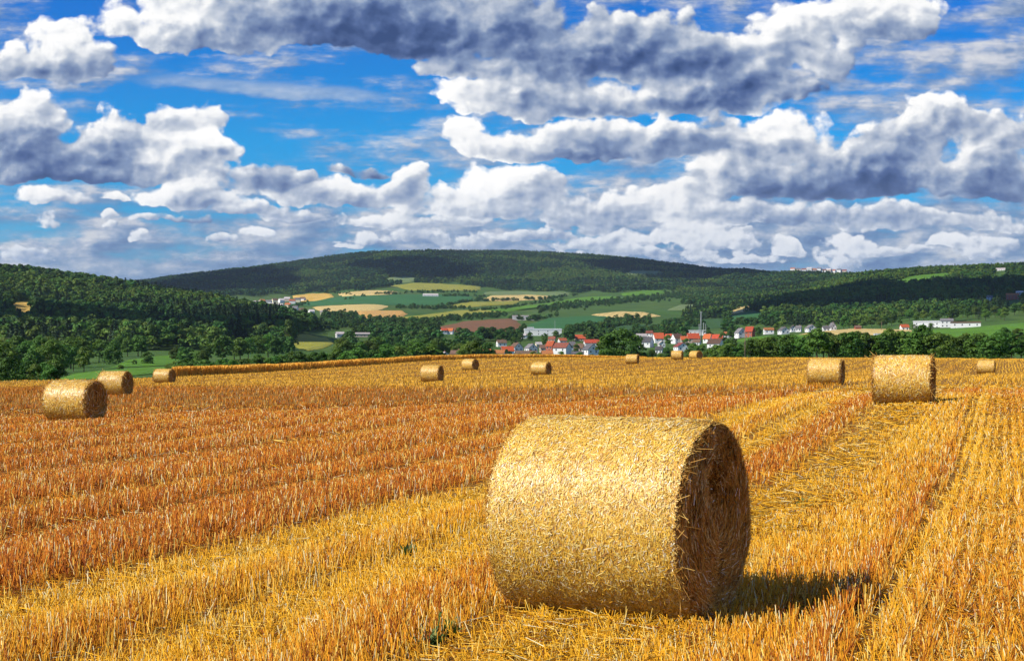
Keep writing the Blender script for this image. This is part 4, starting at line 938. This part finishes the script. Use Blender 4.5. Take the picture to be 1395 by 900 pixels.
# centre x, centre y, half width, half height, strength of a cloud heap: all as angles of the photograph
HEAPS = [   # centre x, centre y, half width, half height, fullness, tone
 (300,8,175,66,1.0,.25),(455,12,210,58,1.05,-.45),(600,20,170,62,1.1,-.5),(720,52,150,66,1.0,-.25),(840,60,170,72,1.05,-.25),
 (690,118,95,34,.9,.3),(800,128,170,36,.95,.25),(930,120,140,44,1.0,.15),(1010,88,95,66,1.05,-.35),(1100,52,90,60,1.0,.15),(1180,18,110,46,.95,.2),(1240,0,60,26,.7,.2),
 (85,72,82,46,1.0,.25),(135,86,66,30,.9,.1),(10,80,50,32,.8,0),
 (25,168,82,56,1.0,-.1),(55,208,120,42,.95,-.3),(120,196,92,46,.9,0),(165,176,58,34,.85,.3),(238,160,52,34,.95,.3),(95,236,150,18,.8,-.5),
 (250,216,115,38,.95,.1),(312,206,40,24,.9,.3),(264,262,78,30,.95,.5),(350,240,66,34,.9,-.1),(82,266,48,15,.8,.4),(160,270,22,10,.7,.4),
 (455,262,96,22,.85,.35),(549,248,34,36,.95,.4),(505,262,44,16,.8,.2),(412,243,20,12,.7,.4),(480,234,50,10,.5,-.3),
 (655,248,52,42,1.0,.55),(706,252,62,42,1.0,.5),(612,272,70,28,.9,.4),(660,282,100,17,.9,.2),(400,292,60,10,.6,.1),(560,296,120,14,.7,.2),
 (642,186,44,28,.9,.35),(700,190,98,29,.9,.25),(800,186,130,38,.95,.1),(915,188,110,36,.95,.15),(985,182,50,34,.85,-.3),
 (1010,228,84,44,.9,.3),(1080,196,90,46,.95,.2),(1150,218,150,50,.95,-.05),(1270,212,130,44,.9,.05),(1255,152,64,32,.9,.25),(1350,172,84,40,.9,.1),(1090,248,170,24,.9,-.6),(1240,175,70,40,.9,.0),(1380,240,110,36,.85,-.2),
 (790,284,120,24,.8,.25),(905,276,110,28,.85,.2),(1020,284,150,26,.85,.05),(930,312,46,24,.85,.35),(858,322,60,16,.75,.35),(1080,336,26,20,.85,.45),(1168,324,34,18,.85,.5),
 (990,330,80,14,.65,.2),(790,326,70,16,.7,.35),(1375,302,40,18,.75,.4),(1270,296,120,22,.75,.1),(1340,330,70,14,.65,.2),(1180,286,140,20,.7,-.1),(720,320,60,10,.6,.2),
 (758,303,30,11,.56,0.13),(897,346,39,18,.56,0.19),(1011,312,24,9,.56,0.19),(1339,341,39,18,.56,0.18),(820,331,38,18,.56,0.45),(633,330,36,15,.56,0.17),(958,303,42,20,.56,0.32),(812,345,34,16,.56,0.44),(987,320,34,14,.56,0.16),(816,340,21,7,.56,0.35),(796,326,31,12,.56,0.5),(724,319,25,11,.56,0.21),(859,337,28,12,.56,0.46),(645,301,25,12,.56,0.35),(759,315,24,10,.56,0.12),(1146,345,43,20,.56,0.48),(575,313,43,20,.56,0.26),(1352,330,40,15,.56,0.18),(933,305,29,14,.56,0.23),(568,300,24,11,.56,0.25),(804,303,44,18,.56,0.18),(610,301,24,11,.56,0.16),(594,324,26,13,.56,0.15),(1005,338,30,15,.56,0.29),(146,308,15,5,0.65,0.19),(482,334,22,7,0.65,0.19),(146,295,18,8,0.65,0.15),(47,340,23,10,0.65,0.24),(488,323,27,11,0.65,0.27),(68,295,28,12,0.65,0.42),(195,323,27,11,0.65,0.39),(295,323,25,8,0.65,0.42),
 (345,316,24,8,.7,.5),(38,346,38,14,.8,.4),(870,342,140,11,.6,.3),(1010,352,80,10,.65,.4),(350,284,60,12,.7,-.1),(1290,330,28,12,.7,.4),(1220,340,60,9,.6,.3),(490,330,40,6,.5,.1),(230,300,70,7,.5,-.1),
]

TILES_U=[-.75,-.50,-.30,-.12,.05,.22,.40,.58,.80]
TILES_V=[.10,.17,.235,.30,.37,.56]
def make_sky():
    w=bpy.data.worlds.new('World'); bpy.context.scene.world=w; w.use_nodes=True
    nt=w.node_tree; N=nt.nodes; L=nt.links
    for n in list(N): N.remove(n)
    def soc(x,s):
        if isinstance(x,bpy.types.NodeSocket): L.new(x,s)
        else: s.default_value=x
    def ma(op,a,b=None,c=None,clamp=False):
        n=N.new('ShaderNodeMath'); n.operation=op; n.use_clamp=clamp
        for i,x in enumerate((a,b,c)):
            if x is not None: soc(x,n.inputs[i])
        return n.outputs[0]
    def vm(op,a,b=None,c=None,scale=None):
        n=N.new('ShaderNodeVectorMath'); n.operation=op
        for i,x in enumerate((a,b,c)):
            if x is not None: soc(x,n.inputs[i])
        if scale is not None: soc(scale,n.inputs['Scale'])
        return n.outputs['Value'] if op in('DOT_PRODUCT','LENGTH') else n.outputs['Vector']
    def mr(x,a,b,c=0.,d=1.,kind='SMOOTHSTEP'):
        n=N.new('ShaderNodeMapRange'); n.interpolation_type=kind
        for k,v in zip(('Value','From Min','From Max','To Min','To Max'),(x,a,b,c,d)): soc(v,n.inputs[k])
        return n.outputs[0]
    def mix(fac,a,b,blend='MIX'):
        n=N.new('ShaderNodeMix'); n.data_type='RGBA'; n.blend_type=blend
        soc(fac,n.inputs[0]); soc(a,n.inputs[6]); soc(b,n.inputs[7]); return n.outputs[2]
    def noise(vec,scale,detail,rough,col=False):
        n=N.new('ShaderNodeTexNoise'); n.noise_dimensions='2D'; n.inputs['Scale'].default_value=scale
        n.inputs['Detail'].default_value=detail; n.inputs['Roughness'].default_value=rough
        L.new(vec,n.inputs['Vector']); return n.outputs['Color' if col else 'Fac']
    def voro(vec,scale,detail,rough,smooth):
        n=N.new('ShaderNodeTexVoronoi'); n.voronoi_dimensions='2D'; n.feature='SMOOTH_F1'
        for k,v in (('Scale',scale),('Detail',detail),('Roughness',rough),('Smoothness',smooth)): n.inputs[k].default_value=v
        L.new(vec,n.inputs['Vector']); return n.outputs['Distance']
    def ramp(x,cols):
        n=N.new('ShaderNodeValToRGB'); soc(x,n.inputs[0]); cr=n.color_ramp
        cr.elements[0].position=cols[0][0]; cr.elements[0].color=(*cols[0][1],1); cr.elements[1].position=cols[-1][0]; cr.elements[1].color=(*cols[-1][1],1)
        for p,c in cols[1:-1]:
            e=cr.elements.new(p); e.color=(*c,1)
        return n.outputs[0]
    def shader_mix(fac,a,b):
        n=N.new('ShaderNodeMixShader'); soc(fac,n.inputs[0]); L.new(a,n.inputs[1]); L.new(b,n.inputs[2]); return n.outputs[0]
    def bg(col,strength):
        n=N.new('ShaderNodeBackground'); soc(col,n.inputs[0]); n.inputs[1].default_value=strength; return n.outputs[0]
    tc=N.new('ShaderNodeTexCoord'); sp=N.new('ShaderNodeSeparateXYZ'); L.new(tc.outputs['Generated'],sp.inputs[0])
    # angles: u sideways, v up, both as tangents; the half of the sky behind mirrors the front
    ya=ma('MAXIMUM',ma('ABSOLUTE',sp.outputs['Y']),.12)
    u=ma('MULTIPLY',ma('DIVIDE',sp.outputs['X'],ya),KS); v=ma('MAXIMUM',ma('MULTIPLY',ma('DIVIDE',sp.outputs['Z'],ya),KS),-.05)
    cP=N.new('ShaderNodeCombineXYZ'); L.new(u,cP.inputs[0]); L.new(v,cP.inputs[1]); P=cP.outputs[0]
    sky=N.new('ShaderNodeTexSky'); sky.sky_type='NISHITA'; sky.sun_disc=False; sky.sun_elevation=SUN_EL; sky.sun_rotation=SUN_AZ
    sky.air_density=1.0; sky.dust_density=.3; sky.ozone_density=3.
    skyc=mix(1.,sky.outputs[0],ramp(mr(v,.04,.50,0,1,'LINEAR'),[(0,(.58,.80,1.0)),(.3,(.20,.84,1.25)),(.55,(.045,.86,1.42)),(1,(.010,.56,1.40))]),'MULTIPLY')
    clear=vm('SCALE',skyc,scale=.076)
    # thin layers of cloud drawn out sideways and the long vapour streak
    st=noise(vm('MULTIPLY',P,(3.6,30.,0)),1.,5,.6)
    st2=noise(vm('MULTIPLY',P,(8.,19.,0)),1.,6,.62)
    st2b=noise(vm('ADD',vm('MULTIPLY',P,(8.,19.,0)),(-.10,.20,0)),1.,6,.62)
    cov=ma('MULTIPLY_ADD',mr(v,.30,.10),.20,ma('MULTIPLY_ADD',st,.50,ma('MULTIPLY',st2,.50)))
    cov=ma('ADD',cov,ma('MULTIPLY',mr(u,-.25,.5),.07))
    a2=ma('MULTIPLY',mr(cov,.47,.68),.95)
    sy=ma('MULTIPLY_ADD',u,.07,v); 
    rr=ma('ADD',ma('POWER',ma('DIVIDE',ma('ADD',sy,ma('MULTIPLY_ADD',st2,.03,-.015-.3425)),.011),2.),ma('POWER',ma('ABSOLUTE',ma('DIVIDE',ma('ADD',u,.335),.175)),4.))
    a3=ma('MULTIPLY',mr(rr,1.6,0.),ma('MULTIPLY_ADD',st2,.9,.15))
    a2=ma('MAXIMUM',a2,a3)
    tl=ma('MULTIPLY_ADD',ma('SUBTRACT',st2,st2b),1.7,ma('MULTIPLY_ADD',st,.9,.02),clamp=True)
    thinc=ramp(tl,[(.12,(.14,.22,.44)),(.38,(.24,.35,.56)),(.58,(.42,.50,.66)),(.80,(.72,.74,.80)),(1.,(.85,.85,.86))])
    thinc=mix(mr(v,.02,.16,.55,0.),thinc,(.36,.50,.66,1))
    thinc=mix(ma('MULTIPLY',a3,.8),thinc,(.60,.70,.82,1))
    thinc=vm('SCALE',thinc,scale=.70)
    veil=mix(a2,clear,thinc)
    # heaps of cloud: noise shared by all tiles
    far=mr(v,.30,.07)                                  # 0 for the big heaps overhead, 1 for the small ones low down
    Pn=vm('MULTIPLY',P,(.9,1.12,0))
    wn=vm('SUBTRACT',noise(Pn,9.,4,.6,True),(.5,.5,.5))
    PW=vm('ADD',P,vm('MULTIPLY',vm('SCALE',wn,scale=ma('MULTIPLY_ADD',far,-.055,.095)),(1,.6,0)))
    def fine(off):
        out=[]
        for sc_,o in ((1.,off),(2.3,tuple(x*.5 for x in off) if off else None)):
            p=vm('ADD',Pn,o) if o else Pn
            qv=vm('ADD',p,vm('MULTIPLY',wn,(.05/sc_,.04/sc_,0)))
            big=voro(qv,13.*sc_,1.0,.5,.55)
            sm=voro(qv,30.*sc_,1.4,.5,.6)
            f=noise(p,16.*sc_,8,.6)
            out.append(ma('MULTIPLY_ADD',big,-.62,ma('MULTIPLY_ADD',sm,-.42,ma('MULTIPLY_ADD',f,1.12,-.07))))
        return ma('ADD',out[0],ma('MULTIPLY',far,ma('SUBTRACT',out[1],out[0])))
    n0=fine(None); n1=fine((-.0075,.0095,0))
    rel=ma('SUBTRACT',n0,n1)
    lump=noise(vm('MULTIPLY',P,(1.,1.5,1)),6.5,4,.55)
    LD=(-.40,.92,0)
    tile_no=[0]
    def tile_group(heaps):
        # one small node group per tile of sky: gives the heap's thickness and how far up its sunny side the ray passes
        g=bpy.data.node_groups.new('cloud_tile','ShaderNodeTree')
        g.interface.new_socket('PW',in_out='INPUT',socket_type='NodeSocketVector')
        g.interface.new_socket('D',in_out='OUTPUT',socket_type='NodeSocketFloat')
        g.interface.new_socket('H',in_out='OUTPUT',socket_type='NodeSocketFloat')
        GN=g.nodes; GL=g.links
        def nd(kind,op,*args):
            n=GN.new(kind); n.operation=op
            for i,x in enumerate(args):
                if isinstance(x,bpy.types.NodeSocket): GL.new(x,n.inputs[i])
                else: n.inputs[i].default_value=x
            return n.outputs['Value'] if kind=='ShaderNodeMath' or op=='DOT_PRODUCT' else n.outputs['Vector']
        M='ShaderNodeMath'; V='ShaderNodeVectorMath'
        gi=GN.new('NodeGroupInput'); go=GN.new('NodeGroupOutput'); PWi=gi.outputs[0]
        acc=None; sw=None; sh=None
        tile_no[0]+=1; k=1+2e-5*tile_no[0]      # a hair's difference, or the tiles would be merged into one long sum
        for (x,y,a,b,s,tone) in heaps:
            yb=y+b*.45; a=a*1.15*k; hb=b*1.45
            u0=(x-CX)/FS; v0=(YH-yb)/FS; ia=FS/a; ib=FS/hb
            q0=nd(V,'MULTIPLY_ADD',PWi,(ia,ib,0),(-u0*ia,-v0*ib,0))
            q=nd(V,'MAXIMUM',q0,nd(V,'MULTIPLY',q0,(1,-3.0,0)))
            d=nd(M,'MULTIPLY_ADD',nd(V,'DOT_PRODUCT',q,q),-s,s)
            acc=d if acc is None else nd(M,'SMOOTH_MAX',acc,d,.10)
            wgt=nd(M,'POWER',nd(M,'MAXIMUM',nd(M,'ADD',d,.9),.001),4.)
            h=nd(M,'ADD',nd(V,'DOT_PRODUCT',q0,LD),tone)
            if sw is None: sw=wgt; sh=nd(M,'MULTIPLY',wgt,h)
            else: sw=nd(M,'ADD',sw,wgt); sh=nd(M,'MULTIPLY_ADD',wgt,h,sh)
        GL.new(acc,go.inputs[0]); GL.new(nd(M,'DIVIDE',sh,sw),go.inputs[1])
        return g
    # shading of a heap: one group that every tile uses
    def heap_group():
        g=bpy.data.node_groups.new('cloud_heap','ShaderNodeTree')
        for k in ('D','H','n0','rel','lump','v'): g.interface.new_socket(k,in_out='INPUT',socket_type='NodeSocketFloat')
        g.interface.new_socket('veil',in_out='INPUT',socket_type='NodeSocketColor'); g.interface.new_socket('sky',in_out='OUTPUT',socket_type='NodeSocketShader')
        return g
    HG=heap_group()
    mainN,mainL=N,L
    N=HG.nodes; L=HG.links
    gi=N.new('NodeGroupInput'); go=N.new('NodeGroupOutput'); I=gi.outputs
    d0=ma('ADD',I['D'],I['n0'])
    lit=ma('MULTIPLY_ADD',I['H'],.47,.49)
    lit=ma('MULTIPLY_ADD',I['rel'],.64,lit)
    lit=ma('MULTIPLY_ADD',ma('SUBTRACT',I['lump'],.5),.75,lit)
    lit=ma('MULTIPLY_ADD',mr(d0,.25,.9),-.14,lit,clamp=True)
    c=ramp(lit,[(0.0,(.030,.062,.18)),(.20,(.075,.125,.29)),(.40,(.21,.285,.45)),(.60,(.50,.55,.64)),(.78,(.90,.90,.90)),(1.0,(1.05,1.03,1.0))])
    c=mix(mr(I['v'],.28,.06,0.,.64),c,(.36,.46,.63,1))
    L.new(bg(mix(mr(d0,.0,.27),I['veil'],vm('SCALE',c,scale=.84)),1.),go.inputs[0])
    N,L=mainN,mainL
    def tile_shader(heaps):
        t=N.new('ShaderNodeGroup'); t.node_tree=tile_group(heaps); L.new(PW,t.inputs[0])
        h=N.new('ShaderNodeGroup'); h.node_tree=HG
        for k,x in (('D',t.outputs[0]),('H',t.outputs[1]),('n0',n0),('rel',rel),('lump',lump),('v',v),('veil',veil)): L.new(x,h.inputs[k])
        return h.outputs[0]
    def pick(u0,u1,v0,v1):
        out=[]
        for h in HEAPS:
            x,y,a,b,s,tone=h; yb=y+b*.45; m=.03
            cu=(x-CX)/FS; cv=(YH-yb)/FS; au=a*1.15/FS*1.4+m; top=b*1.45/FS*1.4+m*.7; bot=b*1.45/FS*.55+m*.7
            if cu-au<u1 and cu+au>u0 and cv-bot<v1 and cv+top>v0: out.append(h)
        return out
    def split(vals,coord,fn):
        # binary choice between the strips of the sky, so that a ray works out only its own strip
        if len(vals)==2: return fn(vals[0],vals[1])
        m=len(vals)//2
        lo=split(vals[:m+1],coord,fn); hi=split(vals[m:],coord,fn)
        return shader_mix(ma('GREATER_THAN',coord,vals[m]),lo,hi)
    def cell(v0,v1):
        def one(u0,u1):
            hs=pick(u0,u1,v0,v1)
            return tile_shader(hs) if hs else bg(veil,1.)
        return split(TILES_U,u,one)
    heaps=split(TILES_V,v,cell)
    inside=ma('MULTIPLY',ma('MULTIPLY',ma('GREATER_THAN',v,TILES_V[0]),ma('LESS_THAN',v,TILES_V[-1])),ma('LESS_THAN',ma('ABSOLUTE',u),.80))
    out=N.new('ShaderNodeOutputWorld'); L.new(shader_mix(inside,bg(veil,1.),heaps),out.inputs[0])
    w.cycles.sampling_method='NONE'
#SKYEND
HAZE=2.6e-5
# ---------------------------------------------------------------- clouds overhead whose shadows lie on the hills
M['cloud']=mat('cloud_vapour',(.9,.9,.9),1.,spec=0.)
def cloud(tx,ty,tz,hx,hy,alt,seed,label):
    # stands where the sun throws its shade on the ground at (tx,ty,tz)
    k=(alt-tz)/math.tan(SUN_EL); cx=tx+math.sin(SUN_AZ)*k; cy_=ty+math.cos(SUN_AZ)*k
    g=np.random.default_rng(seed); Vs=[];Fs=[];off=0
    import bmesh
    bm=bmesh.new(); bmesh.ops.create_icosphere(bm,subdivisions=4,radius=1.); sv=np.array([v.co[:] for v in bm.verts]); sf=np.array([[v.index for v in f.verts] for f in bm.faces]); bm.free()
    for i in range(16):
        t=g.uniform(0,2*PI); q=math.sqrt(g.random())*.72; r=g.uniform(.22,.42)*(1.1-q*.5)
        n_=fbm(sv[:,0]*2.2+i*9,sv[:,1]*2.2+sv[:,2]*1.7,seed+i,4)
        v=sv*(.7+.6*n_)[:,None]; z_=np.maximum(v[:,2],-.25)
        Vs.append(np.stack([(q*math.cos(t)+v[:,0]*r)*hx,(q*math.sin(t)+v[:,1]*r)*hy,z_*r*min(hx,hy)*.9],1)); Fs.append(sf+off); off+=len(v)
    o=mesh_np('cloud',np.concatenate(Vs),np.concatenate(Fs),M['cloud'],smooth=True); o.location=(cx,cy_,alt); tag(o,label,'cloud',kind='structure')
cloud(610,2020,80,370,520,1000,1,'white cumulus cloud high above, shading the right hill')
cloud(690,4850,320,420,760,1700,2,'white cumulus cloud high above, shading the right end of the far hill')
cloud(-1000,4500,280,380,900,1700,3,'white cumulus cloud high above, shading the left end of the far hill')
cloud(-300,1130,30,190,170,950,4,'small cumulus cloud high above, shading the middle of the left hill')
cloud(-330,4700,330,250,520,1700,5,'ragged cumulus cloud high above, shading a patch of the far hill')
# ---------------------------------------------------------------- the air
HZ=17600
mb=MB(); mb.box(-HZ,HZ,-HZ,HZ,-60,640); hz=mb.build('haze',bpy.data.materials.new('haze_air')); tag(hz,'thin blue summer haze in the air of the valley','haze',kind='stuff')
hm=hz.data.materials[0]; hm.use_nodes=True; hn=hm.node_tree; hn.nodes.remove(hn.nodes['Principled BSDF'])
pv=hn.nodes.new('ShaderNodeVolumePrincipled'); pv.inputs['Color'].default_value=(.62,.80,1.,1); pv.inputs['Density'].default_value=HAZE; pv.inputs['Anisotropy'].default_value=.2
hn.links.new(pv.outputs[0],hn.nodes['Material Output'].inputs['Volume'])
# ---------------------------------------------------------------- sun, camera, picture
sd=bpy.data.lights.new('sun','SUN'); sd.energy=5.0; sd.angle=math.radians(.53); sd.color=(1.,.93,.80)
so=link(bpy.data.objects.new('sun',sd)); so.location=(0,0,60)
from mathutils import Vector
so.rotation_euler=Vector((-math.sin(SUN_AZ)*math.cos(SUN_EL),-math.cos(SUN_AZ)*math.cos(SUN_EL),-math.sin(SUN_EL))).to_track_quat('-Z','Y').to_euler()
cd=bpy.data.cameras.new('camera'); cam=link(bpy.data.objects.new('camera',cd))
cam.location=(0,0,EYE); cam.rotation_euler=(PI/2,0,0); cd.sensor_width=36; cd.lens=36*F/1395; cd.shift_y=40/1395; cd.clip_start=.1; cd.clip_end=60000
scene.camera=cam
make_sky()
vs_=scene.view_settings; vs_.view_transform='Standard'; vs_.look='None'; vs_.gamma=1; vs_.exposure=.38; vs_.use_curve_mapping=False
scene.render.engine='CYCLES'; cy=scene.cycles
cy.volume_bounces=0; cy.use_adaptive_sampling=True; cy.adaptive_threshold=.02; cy.adaptive_min_samples=12
cy.use_denoising=True; cy.max_bounces=5; cy.diffuse_bounces=2; cy.glossy_bounces=2; cy.transmission_bounces=3; cy.transparent_max_bounces=4
cy.sample_clamp_indirect=6
scene.render.film_transparent=False
